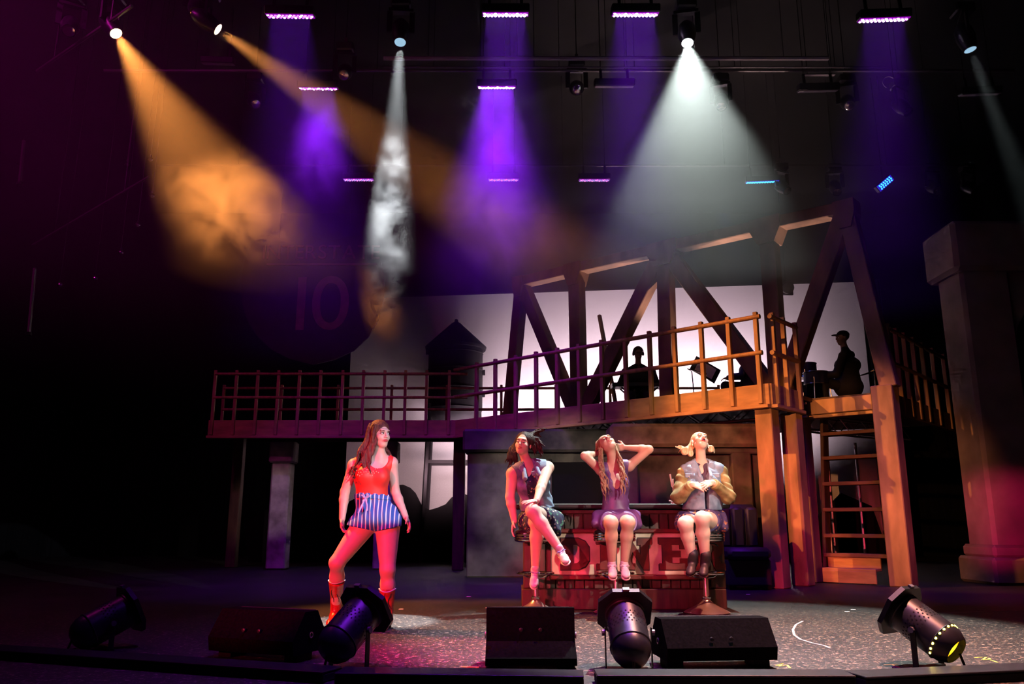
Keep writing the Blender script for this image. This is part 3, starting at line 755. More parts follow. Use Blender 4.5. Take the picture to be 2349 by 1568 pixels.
# bar stools
def stool(p, label):
    t = thing('bar_stool', label, 'stool', (p.x, p.y, 0), 'bar stools at the diner counter')
    MB().lathe([(.0, .0), (.215, .0), (.222, .008), (.20, .022), (.13, .055), (.075, .085), (.042, .115), (.034, .13)], (p.x, p.y, 0), 36).build('base', 'chrome_base', t, True)
    MB().lathe([(.040, .128), (.046, .136), (.046, .150), (.036, .158)], (p.x, p.y, 0), 20).build('collar', 'chrome', t, True)
    MB().lathe([(.027, .15), (.027, .40), (.021, .41), (.021, .67), (.05, .68)], (p.x, p.y, 0), 16).build('stem', 'chrome_base', t, True)
    ring = [(p.x + .175 * math.cos(a), p.y - .02 + .16 * math.sin(a), .375) for a in [2 * math.pi * i / 28 for i in range(28)]]
    MB().tube(ring, .011, 8, close=True).build('foot_ring', 'chrome', t, True)
    for a in (.5, 2.64, -1.57):
        MB().tube([(p.x + .02 * math.cos(a), p.y + .02 * math.sin(a), .33), (p.x + .10 * math.cos(a), p.y - .01 + .09 * math.sin(a), .335), (p.x + .172 * math.cos(a), p.y - .02 + .157 * math.sin(a), .372)], .008, 6).build('ring_strut', 'chrome', t, True)
    MB().lathe([(.0, .67), (.17, .67), (.205, .68)] + [(.205 + (.006 if i % 2 else 0), .685 + i * .012) for i in range(6)] + [(.205, .757), (.195, .760)], (p.x, p.y, 0), 40).build('seat_band', 'chrome', t, True)
    MB().lathe([(.199, .752), (.196, .775), (.17, .79), (.0, .80)], (p.x, p.y, 0), 36).build('seat', 'vinyl_black', t, True)
    MB().tube([(p.x + .02, p.y, .665), (p.x + .10, p.y - .04, .655), (p.x + .13, p.y - .05, .63)], .008, 6).build('lever', 'black_metal', t, True)
    return t
SL, SM, SR = G(1229, 1405), G(1414, 1405), G(1622, 1405)
stool(SL, 'chrome bar stool under the person in the denim vest')
stool(SM, 'chrome bar stool under the person in the purple dress')
stool(SR, 'chrome bar stool under the person in the denim jacket')
# ================================================================== wedge monitors on the lip
def wedge(c, w, h, dep, yaw, label, mat='speaker_black', two_part=False):
    """stage monitor: its baffle looks upstage, the rear leans towards the house"""
    t = thing('stage_monitor', label, 'speaker', c, 'wedge monitors along the stage lip')
    R = Matrix.Rotation(yaw, 3, 'Z'); o_ = Vector(c)
    ex, ey = R @ Vector((1, 0, 0)), R @ Vector((0, 1, 0))
    if two_part:
        prof = [(-.28 * dep, .02), (.5 * dep, .02), (.62 * dep, .12), (.30 * dep, h), (.16 * dep, h), (.08 * dep, h * .42), (-.28 * dep, .06)]
    else:
        prof = [(-.30 * dep, .05), (.46 * dep, .05), (.56 * dep, .12), (.26 * dep, h), (-.06 * dep, h), (-.34 * dep, h * .45)]
    n = len(prof)
    vs_ = [o_ + ex * s_ * w / 2 + ey * y + Vector((0, 0, z)) for s_ in (-1, 1) for y, z in prof]
    fs_ = [tuple(range(n - 1, -1, -1)), tuple(range(n, 2 * n))] + [(i, (i + 1) % n, n + (i + 1) % n, n + i) for i in range(n)]
    MB().add(vs_, fs_).build('cabinet', mat, t)
    # baffle grille on the upstage slope
    y0, z0 = prof[2]; y1, z1 = prof[3]
    g = [o_ + ex * (w / 2 - .03) * s_ + ey * (y0 + (y1 - y0) * q + .012) + Vector((0, 0, z0 + (z1 - z0) * q + .012)) for s_, q in ((-1, .06), (1, .06), (1, .94), (-1, .94))]
    off = ey * -.02 + Vector((0, 0, -.01))
    MB().add(g + [p + off for p in g], [(0, 1, 2, 3), (7, 6, 5, 4), (0, 4, 5, 1), (1, 5, 6, 2), (2, 6, 7, 3), (3, 7, 4, 0)]).build('grille', 'grille_black', t)
    for s_ in (-1, 1):
        p = o_ + ex * s_ * (w / 2 + .002) + ey * .10 * dep + Vector((0, 0, h * .52))
        MB().lathe([(.012, 0), (.020, 0), (.020, .006), (.012, .006), (.012, 0)], p, 16, axis_rot(ex * s_)).build('pole_socket', 'pipe_grey', t)
        p = o_ + ex * s_ * (w / 2 - .07) + ey * .05 * dep
        MB().box(p + Vector((0, 0, .026)), (.10, .16, .052), R, .004).build('foot', 'black_paint', t)
    for k in (-1, 1):
        p = o_ + ex * k * .06 + ey * (prof[-2][0] - .004 if two_part else prof[-1][0] + .02) + Vector((0, 0, h * .62))
        MB().lathe([(.0, 0), (.012, 0), (.012, .012), (.006, .014), (.0, .014)], p, 12, axis_rot(-ey)).build('socket', 'lantern_black', t)
    return t
def mid(px0, px1, y0, y1): return (G(px0, y0) + G(px1, y1)) / 2
w1 = G(478, 1506); w2 = G(712, 1526)
wedge(((w1.x + w2.x) / 2, (w1.y + w2.y) / 2 + .10, 0), .66, .30, .42, math.radians(-22), 'black wedge monitor near the unlit lantern, turned slightly sideways')
wedge((.115, 5.26, 0), .55, .335, .40, 0.0, 'black wedge monitor with stepped back before the stool of the denim vest', two_part=True)
wedge((1.245, 5.26, 0), .68, .28, .42, math.radians(6), 'black low wedge monitor between the central lantern and the yellow tape')

# ================================================================== par lanterns on the floor
def par(c, d, label, glow=False, mat='lantern_black', lens=None):
    """c: point on the axis at the yoke bolts, d: beam direction"""
    d = Vector(d).normalized(); M = axis_rot(d); c = Vector(c)
    t = thing('par_lantern', label, 'stage lantern', (c.x, c.y, 0), 'par lanterns along the stage lip')
    r = .118
    prof = [(.0, -.235), (.05, -.230), (.088, -.205), (.112, -.16), (r, -.12)] + [(r, -.115), (r, .14), (r + .006, .145), (r + .006, .165), (r, .17)]
    if glow:
        prof = [(.080, -.212), (.088, -.205), (.112, -.16), (r, -.12), (r, -.115), (r, .14), (r + .006, .145), (r + .006, .165), (r, .17)]
        mb = MB(); mb.lathe(prof, c, 32, M); mb.f.pop(-2); mb.mi.pop(-2)
        mb.build('can', mat, t, True)
        mb = MB().lathe([(.104, -.16), (.098, -.06), (.07, .06), (.0, .09)], c, 24, M); mb.f.pop(-1); mb.mi.pop(-1)
        mb.build('reflector', 'brass_inside', t, True)
        MB().lathe([(.0, -.02), (.028, -.02), (.03, -.06), (.02, -.10), (.0, -.105)], c, 14, M).build('lamp', 'lamp_and_vent_glow', t, True)
        MB().box(c + d * -.17 + M @ Vector((0, .03, 0)), (.012, .09, .010), M).build('lamp_clip', 'brass_inside', t)
        mb = MB()
        for k in range(20):
            a = 2 * math.pi * k / 20
            if math.sin(a) > -.65:
                mb_ = MB().lathe([(.0, 0), (.0075, 0), (.0075, .004), (.0, .004)], c + M @ Vector((math.cos(a) * (r - .001), math.sin(a) * (r - .001), -.125)), 8, axis_rot(M @ Vector((math.cos(a), math.sin(a), 0))))
                mb_.build('vent_glow_disc', 'lamp_and_vent_glow', t)  # glowing discs stand in for lamp light leaking through the vents
    else:
        MB().lathe(prof, c, 32, M).build('can', mat, t, True)
    # ribbed joint
    MB().lathe([(r + .001, -.124), (r + .006, -.118), (r + .001, -.112)], c, 32, M).build('joint_ring', mat, t, True)
    # perforated vent band
    mb = MB()
    for ring in range(5):
        for k in range(26):
            a = 2 * math.pi * (k + .5 * (ring % 2)) / 26
            q = c + M @ Vector((math.cos(a) * (r - .0012), math.sin(a) * (r - .0012), -.02 + ring * .02))
            mb.lathe([(.0, 0), (.0055, 0), (.0055, .002), (.0, .002)], q, 6, axis_rot(M @ Vector((math.cos(a), math.sin(a), 0))))
    tag(mb.build('vent_perforations', 'silhouette_black', t), kind='stuff')
    # colour frame: eight-sided plate with holder
    R_ = .165
    oct_ = [(R_ * x, R_ * y) for x, y in ((-1, -.5), (-.5, -1), (.5, -1), (1, -.5), (1, .5), (.5, 1), (-.5, 1), (-1, .5))]
    ins = [(.105 * math.cos(2 * math.pi * k / 8 + math.pi * 9 / 8 ), .105 * math.sin(2 * math.pi * k / 8 + math.pi * 9 / 8)) for k in range(8)]
    vs_ = [c + M @ Vector((x, y, z)) for z in (.165, .195) for x, y in oct_ + ins]
    fs_ = []
    for k in range(8):
        j = (k + 1) % 8
        fs_ += [(k, j, 8 + j, 8 + k), (16 + k, 24 + k, 24 + j, 16 + j), (k, 16 + k, 16 + j, j), (8 + k, 8 + j, 24 + j, 24 + k)]
    MB().add(vs_, fs_).build('colour_frame', 'black_metal', t)
    MB().lathe([(.0, .16), (.104, .16), (.104, .168), (.0, .168)], c, 24, M).build('gel', lens or 'vinyl_black', t)
    top = M @ Vector((0, 1, 0)); top = top if top.z > 0 else -top
    MB().box(c + d * .18 + top * (R_ + .004), (.04, .02, .022), M).build('clip', 'pipe_grey', t)
    # yoke: two straps and a foot bar
    side = Vector((d.y, -d.x, 0)).normalized()
    for s_ in (-1, 1):
        q = c + side * s_ * (r + .02)
        MB().beam(q + Vector((0, 0, .03)), (q.x, q.y, .01), .006, .035, up=(d.x, d.y, 0)).build('yoke_strap', 'black_metal', t)
        MB().lathe([(.0, 0), (.018, 0), (.018, .02), (.0, .02)], q, 10, axis_rot(side * s_)).build('yoke_bolt', 'pipe_grey', t)
    MB().beam(c + side * (r + .022) - Vector((0, 0, c.z - .008)), c - side * (r + .022) - Vector((0, 0, c.z - .008)), .05, .012).build('yoke_foot', 'black_metal', t)
    q = c - d * .16 ; MB().tube([c - d * .23, c - d * .26 - Vector((0, 0, .06)), (c.x - d.x * .20, c.y - d.y * .20, .02)], .008, 6).build('cable', 'vinyl_black', t, True)
    return t
par(P(243, 1425, 5.95), (.62, .62, .42), 'unlit black par lantern at the dark end of the stage lip')
par(P(803, 1440, 5.12), (.42, .75, .58), 'black par lantern before the boots of the person in red')
par(P(1441, 1450, 5.12), (.0, .82, .60), 'black par lantern aimed straight upstage before the stool of the purple dress')
par(P(2122, 1440, 5.2), (-.48, .72, .54), 'black par lantern glowing yellow through its open back', True)
pl_ = P(2122, 1440, 5.2); dl_ = Vector((-.48, .72, .54)).normalized()
pg = bpy.data.lights.new('par_glow', 'POINT'); pg.energy = 3.0; pg.color = (1, .62, .06); pg.shadow_soft_size = .02
pgo = bpy.data.objects.new('par_glow', pg); COL.objects.link(pgo); pgo.location = pl_ - dl_ * .115

# ================================================================== flown lights
pn = 0
def pipe(Y, z, x0, x1, label, r=.024, mat='pipe_grey'):
    t = thing('lighting_pipe', label, 'pipe', ((x0 + x1) / 2, Y, z), 'lighting pipes over the stage')
    MB().tube([(x0, Y, z), (x1, Y, z)], r, 8).build('tube', mat, t, True)
    for k in range(5):
        x = x0 + (x1 - x0) * (k + .5) / 5
        MB().tube([(x, Y, z), (x, Y, 9.7)], .005, 5).build('hanging_cable', 'black_metal', t)
def led_bar(px0, px1, py, Y, style, label, tilt=0.0, roll=0.0):
    L_ = (P(px1, py, Y) - P(px0, py, Y)).length
    c = P((px0 + px1) / 2, py, Y)
    t = thing('led_bar', label, 'stage light', c, 'led bars on the pipes')
    R = Matrix.Rotation(roll, 3, 'Z') @ Matrix.Rotation(tilt, 3, 'X') 
    up = R @ Vector((0, 0, 1)); fy = R @ Vector((0, 1, 0)); ex = R @ Vector((1, 0, 0))
    MB().box(c + up * .06, (L_ + .03, .17, .11), R, .012).build('housing', 'black_metal', t)
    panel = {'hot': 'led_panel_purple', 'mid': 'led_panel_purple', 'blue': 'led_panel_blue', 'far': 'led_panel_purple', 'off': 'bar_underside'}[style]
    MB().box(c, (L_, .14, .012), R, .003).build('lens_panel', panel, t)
    mats = {'hot': ('led_hot', 'led_hot', 'led_violet'), 'mid': ('led_hot', 'led_pink', 'led_violet'), 'blue': ('led_cyan', 'led_cyan', 'led_cyan'), 'far': ('led_lavender', 'led_pink', 'led_lavender'), 'off': None}[style]
    if mats:
        base = {}
        for i in range(12):
            for j in range(3):
                mt = mats[(i + j) % 3 if style != 'hot' else (2 if j == 0 and i % 3 else 0)]
                p = (ex * ((i - 5.5 + .5 * (j % 2) - .25) * L_ / 12.6) + fy * ((j - 1) * .042) - up * .010)
                if mt not in base:
                    o = MB().lathe([(.0, -.006), (.012, -.004), (.017, .002), (.017, .006)], (0, 0, 0), 8).build('diode', mt)
                    o.parent = t; base[mt] = o
                else:
                    o = copy_part(base[mt], t, (0, 0, 0))
                o.location = p; o.rotation_euler = R.to_euler()
    for s_ in (-.35, .35):
        MB().beam(c + ex * s_ * L_ + up * .10, c + ex * s_ * L_ + Vector((0, 0, .30)), .02, .04, up=(1, 0, 0)).build('hanger', 'black_metal', t)
        q = c + ex * s_ * L_; MB().tube([q + Vector((0, 0, .28)), (q.x, q.y, 9.70)], .006, 5).build('drop_rod', 'black_metal', t)
    return c, -up
Y1, Y2, Y3 = 9.3, 11.6, 14.8
bars = [
 (612, 720, 37, Y1, 'mid', 'lit magenta and violet led bar above the second amber beam', .25, .02),
 (1107, 1212, 33, Y1, 'hot', 'brightest purple led bar in the near row, beside the narrow white beam', .25, 0),
 (1405, 1510, 33, Y1, 'hot', 'bright purple led bar in the near row, beside the wide white beam', .25, 0),
 (1972, 2083, 45, Y1, 'hot', 'bright purple led bar alone at the dark end of the near row', .25, -.06),
 (687, 774, 203, Y2, 'mid', 'purple led bar crossed by the amber beam in the middle row', .3, .02),
 (1096, 1183, 200, Y2, 'hot', 'bright purple led bar over the violet smoke in the middle row', .3, 0),
 (788, 857, 412, Y3, 'far', 'slim lavender led bar far back beside the narrow white beam', .1, 0),
 (1120, 1190, 412, Y3, 'far', 'slim lavender led bar far back in the violet cloud', .1, 0),
 (1328, 1398, 413, Y3, 'far', 'slim lavender led bar far back nearest the wide white beam', .1, 0),
 (1712, 1785, 417, Y3, 'blue', 'level blue led bar far back at the wide beam edge', .2, -.1),
 (1365, 1453, 199, Y2, 'off', 'unlit grey led bar between the violet smoke and the wide white beam', .3, 0),
 (1833, 1920, 209, Y2, 'off', 'unlit grey led bar in the dark right of the wide white beam', .3, -.05),
 (2205, 2290, 217, Y2, 'off', 'unlit grey led bar crossed by the far right thin beam', .3, -.08),
 (465, 536, 147, Y2 + 1, 'off', 'unlit grey led bar between the two amber beams', .3, .05),
]
LED_W = {'hot': 26, 'mid': 30}
for px0, px1, py, Y, stl, lab, tl, rl in bars:
    c, dn_ = led_bar(px0, px1, py, Y, stl, lab, tl, rl)
    if stl in LED_W:
        col = (.24, .01, 1.0) if stl != 'blue' else (.03, .08, 1.0)
        area('led_beam', c + dn_ * .03, c + dn_ * 2, col, LED_W[stl] * (.45 if px0 in (612, 1972) else 1.7 if px0 == 1096 else 1), .5, .10, 52 if px0 in (687, 1096) else 36)
cblue = P(2031, 420, Y3)
tb = thing('led_bar', 'small tilted blue led bar at the dark end of the back row', 'stage light', cblue, 'led bars on the pipes')
a_, b_ = P(2016, 433, Y3), P(2047, 406, Y3)
dd = (b_ - a_).normalized(); nrm = Vector((0, -1, -.25)); side = dd.cross(nrm).normalized(); nrm = side.cross(dd).normalized()
Rb = Matrix((dd, side, nrm)).transposed()
MB().box(cblue - nrm * .05, ((b_ - a_).length + .03, .15, .09), Rb, .01).build('housing', 'black_metal', tb)
MB().box(cblue, ((b_ - a_).length, .13, .012), Rb, .003).build('lens_panel', 'led_panel_blue', tb)
for i in range(6):
    for j in range(3):
        MB().lathe([(.016, -.002), (.016, .005), (.0, .007)], cblue + Rb @ Vector(((i - 2.5 + .25 * (j % 2)) * .055, (j - 1) * .038, .008)), 8, Rb).build('diode', 'led_cyan', tb)
MB().beam(cblue - nrm * .08, Vector((cblue.x, cblue.y + .15, 9.70)), .02, .02).build('hanger', 'black_metal', tb)
pipe(Y1 + .05, P(1160, 37, Y1).z + .32, -7, 8, 'black lighting pipe carrying the near row of led bars')
pipe(Y2 + .05, P(1160, 200, Y2).z + .32, -6.5, 8, 'black lighting pipe carrying the middle row of led bars')
pipe(Y3 + .05, P(1160, 412, Y3).z + .32, -7, 9, 'black lighting pipe carrying the back row of led bars')
p_ = P(1400, 134, 10.9)
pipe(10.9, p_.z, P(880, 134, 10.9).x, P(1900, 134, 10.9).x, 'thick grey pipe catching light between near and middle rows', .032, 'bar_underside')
p_ = P(1400, 150, 10.95)
pipe(11.0, p_.z, P(880, 148, 11).x, P(2030, 148, 11).x, 'thin dark pipe just under the thick grey pipe', .012)
for px, py in ((1405, 163), (1130, 160), (1880, 172)):
    p = P(px, py, Y2 + .3)
    t = thing('cable_tray', {1405: 'thin strip hanging just above the unlit bar by the wide beam', 1130: 'thin strip hanging just above the bar over the violet smoke', 1880: 'thin strip hanging above the unlit bar in the dark'}[px], 'cable tray', p)
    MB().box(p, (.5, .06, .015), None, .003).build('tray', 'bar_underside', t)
    MB().beam(p + Vector((-.2, 0, 0)), Vector((p.x - .2, p.y, 9.70)), .01, .01).build('hanger', 'black_metal', t)
    MB().beam(p + Vector((.2, 0, 0)), Vector((p.x + .2, p.y, 9.70)), .01, .01).build('hanger', 'black_metal', t)

def moving_head(pos, d, label, lens_mat, r=.075):
    pos = Vector(pos); d = Vector(d).normalized(); M = axis_rot(d)
    c = pos - d * .16
    t = thing('moving_head', label, 'stage light', c, 'moving heads on the near pipe')
    MB().lathe([(.0, -.20), (.07, -.19), (.11, -.12), (.12, .0), (.10, .10), (r + .012, .15), (r + .012, .175), (r, .175)], c, 24, M).build('head', 'lantern_black', t, True)
    MB().lathe([(r - .002, .176), (r * .7, .184), (.0, .186)], c, 24, M).build('lens', lens_mat, t, True)
    side = d.cross(Vector((0, 0, 1)))
    side = side.normalized() if side.length > .05 else Vector((1, 0, 0))
    for s_ in (-1, 1):
        q = c + side * s_ * .145
        MB().beam(q, (q.x, q.y, c.z + .30), .03, .07, up=side).build('yoke_arm', 'lantern_black', t)
    MB().beam(c + side * .16 + Vector((0, 0, .31)), c - side * .16 + Vector((0, 0, .31)), .09, .04).build('yoke_bridge', 'lantern_black', t)
    MB().box(c + Vector((0, 0, .41)), (.26, .22, .14), None, .02).build('base', 'lantern_black', t)
    MB().box(c + Vector((0, 0, .53)), (.05, .04, .14)).build('clamp', 'pipe_grey', t)
    MB().tube([c + Vector((0, 0, .55)), (c.x, c.y, 9.70)], .008, 5).build('drop_rod', 'black_metal', t)
    return t
HL = {'amber_a': ('moving head with the first amber beam, nearest the dark corner', 'lamp_amber'),
      'amber_b': ('moving head with the second amber beam, pointing across the stage', 'lamp_amber'),
      'white_a': ('moving head with the narrow white beam onto the person in red', 'lamp_white_dim'),
      'white_b': ('moving head with the wide white beam over the stools', 'lamp_white'),
      'white_c': ('moving head with the thin white beam by the dark edge', 'lamp_white_dim')}
for k, (pos, aim, colr, watts, deg, bl) in HEADS.items():
    d = (Vector(aim) - Vector(pos)).normalized()
    moving_head(pos, d, HL[k][0], HL[k][1])
    spot(k, Vector(pos) + d * .045, aim, colr, watts, deg, bl, .055)
# dark lanterns hung between
dark = [((158, 70), 9.5, (.3, -.6, -.8), 'unlit lantern near the slanted pipe in the magenta corner'), ((587, 238), 12.5, (.4, -.6, -.7), 'unlit lantern below the second amber beam'),
        ((789, 172), 11.4, (.1, -.7, -.7), 'unlit lantern above the amber-crossed bar'), ((1325, 205), 11.7, (0, -.8, -.6), 'unlit lantern beside the unlit bar by the violet smoke'),
        ((1655, 243), 12.2, (-.2, -.6, -.8), 'unlit lantern seen through the wide white beam'), ((1948, 242), 12.2, (-.2, -.7, -.7), 'unlit lantern under the unlit bar in the dark'),
        ((2083, 256), 12.2, (.3, -.5, -.8), 'unlit lantern under the dark end of the middle row'), ((2150, 436), 14.9, (.1, -.7, -.7), 'unlit lantern beside the tilted blue bar'),
        ((2236, 438), 14.9, (.2, -.7, -.7), 'unlit lantern at the far end of the back row'), ((1920, 440), 14.9, (-.1, -.6, -.8), 'unlit lantern between the two blue bars'),
        ((450, 30), 9.6, (.2, -.5, -.8), 'unlit lantern just above the second amber head'), ((1805, 437), 14.7, (.3, -.6, -.7), 'unlit lantern hanging next to the level blue bar')]
for (px, py), Y, d, lab in dark:
    moving_head(P(px, py, Y), d, lab, 'chrome')
# hoop
p = P(2043, 189, 11.4)
t = thing('cable_hoop', 'thin pale half-round hoop hanging in the dark below the lone purple bar', 'hoop', p)
MB().tube([p + Vector((.10 * math.cos(a) - .02, 0, .10 * math.sin(a))) for a in [math.radians(x) for x in range(45, 250, 15)]], .007, 6).build('hoop', 'white_plastic', t, True)
MB().tube([p + Vector((.05, 0, .07)), Vector((p.x + .05, p.y, 9.70))], .004, 5).build('cord', 'black_metal', t)

# left wall: slanted rails, strips and a run of small bulbs
def wall_pipe(a, b_, Y0, Y1_, r, label):
    p, q = P(*a, Y0), P(*b_, Y1_); t = thing('slanted_pipe', label, 'pipe', (p + q) / 2)
    MB().tube([p, q], r, 8).build('tube', 'pipe_grey', t, True)
    for k in (.2, .8):
        w_ = p.lerp(q, k); MB().tube([w_, Vector((w_.x, w_.y + .05, 9.69))], .01, 5).build('bracket', 'black_metal', t)
wall_pipe((85, 163), (303, 14), 10.6, 9.0, .022, 'slanted pipe in the magenta corner beside the first amber head')
wall_pipe((75, 562), (342, 405), 12.5, 11.5, .018, 'faint slanted pipe in the dark under the first amber beam')
for (x0_, y0_, x1_, y1_, lab) in ((80, 615, 66, 765, 'dim upright strip in the dark below the small bulbs'), (55, 322, 45, 420, 'dim upright strip high at the dark edge')):
    p, q = P(x0_, y0_, 12), P(x1_, y1_, 12)
    t = thing('wall_strip', lab, 'strip', (p + q) / 2); MB().beam(p, q, .03, .05, up=(0, 1, 0)).build('strip', 'pipe_grey', t)
    MB().box(q, (.08, .05, .05)).build('end_cap', 'black_metal', t)
for i, (px, py) in enumerate(((345, 365), (291, 376), (349, 448), (316, 515), (277, 578), (218, 637), (137, 652))):
    p = P(px, py, 12.0)
    t = thing('small_bulb', ['first', 'second', 'third', 'fourth', 'fifth', 'sixth', 'last'][i] + ' small unlit bulb from the top of the dark wall run', 'bulb', p, 'small bulbs in the dark')
    MB().lathe([(.0, -.04), (.025, -.033), (.04, -.01), (.036, .015), (.02, .035)], p, 14).build('glass', 'chrome', t, True)
    MB().lathe([(.02, .03), (.02, .07), (.0, .075)], p, 10).build('socket', 'black_metal', t, True)
    MB().tube([p + Vector((0, 0, .07)), Vector((p.x, p.y + .1, 9.70))], .004, 5).build('cord', 'black_metal', t)
# small round monitor speaker flown before the screen
p = P(1806, 659, 17.5)
t = thing('flown_speaker', 'small dark round speaker hanging before the top of the white screen', 'speaker', p)
MB().lathe([(.0, -.06), (.13, -.05), (.145, 0.0), (.13, .08), (.06, .12), (.0, .12)], p, 20, axis_rot((0, -1, -.35))).build('body', 'lantern_black', t, True)
MB().box(p + Vector((0, .12, 0)), (.34, .05, .30), None, .02).build('bracket', 'pipe_grey', t)
MB().tube([p + Vector((0, .1, .1)), (p.x, p.y + .1, 9.7)], .008, 5).build('cable', 'black_metal', t)
# ================================================================== people: smooth-blended bodies turned into one skin each
plain('skin_fair', (0.62, 0.40, 0.31), 0.5, var=0.06, scale=12)
plain('skin_light', (0.68, 0.46, 0.37), 0.5, var=0.06, scale=12)
plain('skin_tan', (0.52, 0.32, 0.24), 0.5, var=0.06, scale=12)
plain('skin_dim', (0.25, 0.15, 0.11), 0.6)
plain('eye_white', (0.75, 0.72, 0.70), 0.25)
plain('eye_dark', (0.012, 0.008, 0.006), 0.2)
plain('lash_dark', (0.02, 0.010, 0.008), 0.6)
plain('lip_red', (0.42, 0.035, 0.05), 0.35)
plain('lip_rose', (0.45, 0.12, 0.12), 0.4)
plain('mouth_dark', (0.03, 0.006, 0.006), 0.6)
plain('tank_red', (0.70, 0.035, 0.022), 0.55, var=0.12, scale=9, bump=0.15)
plain('boot_red', (0.42, 0.018, 0.014), 0.32, var=0.35, scale=26, bump=0.25)
plain('boot_sole', (0.03, 0.012, 0.01), 0.6)
plain('bead_pale', (0.75, 0.50, 0.30), 0.3)
plain('tie_lilac', (0.40, 0.42, 0.75), 0.7)
plain('denim', (0.11, 0.17, 0.28), 0.8, var=0.35, scale=9, bump=0.3, c2=(0.27, 0.36, 0.48))
plain('denim_collar', (0.20, 0.27, 0.38), 0.8, var=0.25, scale=12, bump=0.3)
plain('sleeve_olive', (0.20, 0.16, 0.055), 0.8, var=0.45, scale=9, bump=0.35, c2=(0.34, 0.28, 0.12))
plain('dress_purple', (0.13, 0.05, 0.17), 0.45, var=0.2, scale=8, bump=0.2)
plain('shirt_dark', (0.05, 0.02, 0.05), 0.7)
plain('shoe_pale', (0.62, 0.55, 0.60), 0.6, var=0.08, scale=14)
plain('shoe_sole', (0.70, 0.62, 0.62), 0.6)
plain('lace_violet', (0.30, 0.26, 0.60), 0.7)
plain('bootie_black', (0.035, 0.028, 0.032), 0.5, var=0.3, scale=20)
plain('gold_ring', (0.75, 0.60, 0.35), 0.25, 0.9)
plain('clothes_black', (0.010, 0.009, 0.012), 0.8)
plain('clothes_navy', (0.012, 0.012, 0.05), 0.7)
def hair_mat(name, c, c2):
    return plain(name, c, 0.58, var=0.3, scale=26, stretch=(4, 4, .25), bump=0.8, c2=c2, detail=4, spec=0.3)
hair_mat('hair_auburn', (0.045, 0.010, 0.010), (0.17, 0.040, 0.026))
hair_mat('hair_black', (0.012, 0.006, 0.007), (0.050, 0.018, 0.018))
hair_mat('hair_brown_blonde', (0.16, 0.075, 0.040), (0.46, 0.27, 0.16))
hair_mat('hair_blonde', (0.50, 0.33, 0.16), (0.80, 0.62, 0.40))
hair_mat('hair_grey_blond', (0.20, 0.15, 0.10), (0.35, 0.28, 0.20))
def stripes(name):
    m, nt, b = _m(name); L = nt.links.new
    b.inputs['Roughness'].default_value = 0.75
    tc = N(nt, 'ShaderNodeTexCoord'); wv = N(nt, 'ShaderNodeTexWave'); wv.bands_direction = 'X'
    wv.inputs['Scale'].default_value = 9.5; wv.inputs['Distortion'].default_value = 0.9; wv.inputs['Detail'].default_value = 1.0; wv.inputs['Detail Scale'].default_value = 0.5
    rp = N(nt, 'ShaderNodeValToRGB')
    rp.color_ramp.elements[0].position = .80; rp.color_ramp.elements[0].color = (0.030, 0.105, 0.40, 1)
    rp.color_ramp.elements[1].position = .90; rp.color_ramp.elements[1].color = (0.75, 0.78, 0.80, 1)
    L(tc.outputs['Object'], wv.inputs['Vector']); L(wv.outputs['Fac'], rp.inputs['Fac']); L(rp.outputs['Color'], b.inputs['Base Color'])
stripes('shorts_stripe')
def floral(name, base, f1, f2, sc=26):
    m, nt, b = _m(name); L = nt.links.new
    b.inputs['Roughness'].default_value = 0.7
    tc = N(nt, 'ShaderNodeTexCoord')
    v1 = N(nt, 'ShaderNodeTexVoronoi'); v1.inputs['Scale'].default_value = sc
    v2 = N(nt, 'ShaderNodeTexNoise'); v2.inputs['Scale'].default_value = sc * .9; v2.inputs['Detail'].default_value = 2
    r1 = N(nt, 'ShaderNodeValToRGB'); r1.color_ramp.elements[0].position = .22; r1.color_ramp.elements[0].color = (1, 1, 1, 1); r1.color_ramp.elements[1].position = .30; r1.color_ramp.elements[1].color = (0, 0, 0, 1)
    r2 = N(nt, 'ShaderNodeValToRGB'); r2.color_ramp.elements[0].position = .60; r2.color_ramp.elements[0].color = (0, 0, 0, 1); r2.color_ramp.elements[1].position = .64; r2.color_ramp.elements[1].color = (1, 1, 1, 1)
    a = N(nt, 'ShaderNodeMix', data_type='RGBA'); c = N(nt, 'ShaderNodeMix', data_type='RGBA')
    a.inputs['A'].default_value = (*base, 1); a.inputs['B'].default_value = (*f1, 1); c.inputs['B'].default_value = (*f2, 1)
    for n in (v1, v2): L(tc.outputs['Object'], n.inputs['Vector'])
    L(v1.outputs['Distance'], r1.inputs['Fac']); L(v2.outputs['Fac'], r2.inputs['Fac'])
    L(r1.outputs['Color'], a.inputs['Factor']); L(a.outputs['Result'], c.inputs['A']); L(r2.outputs['Color'], c.inputs['Factor']); L(c.outputs['Result'], b.inputs['Base Color'])
floral('floral_navy', (0.014, 0.012, 0.045), (0.55, 0.42, 0.30), (0.06, 0.20, 0.12))
floral('floral_night', (0.03, 0.02, 0.09), (0.55, 0.30, 0.12), (0.22, 0.10, 0.05), 30)

V = lambda *a: np.array(a, dtype=np.float64)
def J(px, py, Y): return np.array(P(px, py, Y)[:])
def unit(v): v = np.asarray(v, float); return v / (np.linalg.norm(v) + 1e-12)
def frame(ex, up):
    """rotation with columns x (image right), y (backwards), z (up) from two rough axes"""
    z = unit(up); x = unit(np.asarray(ex) - z * np.dot(ex, z)); y = np.cross(z, x)
    return np.stack([x, y, z], 1)

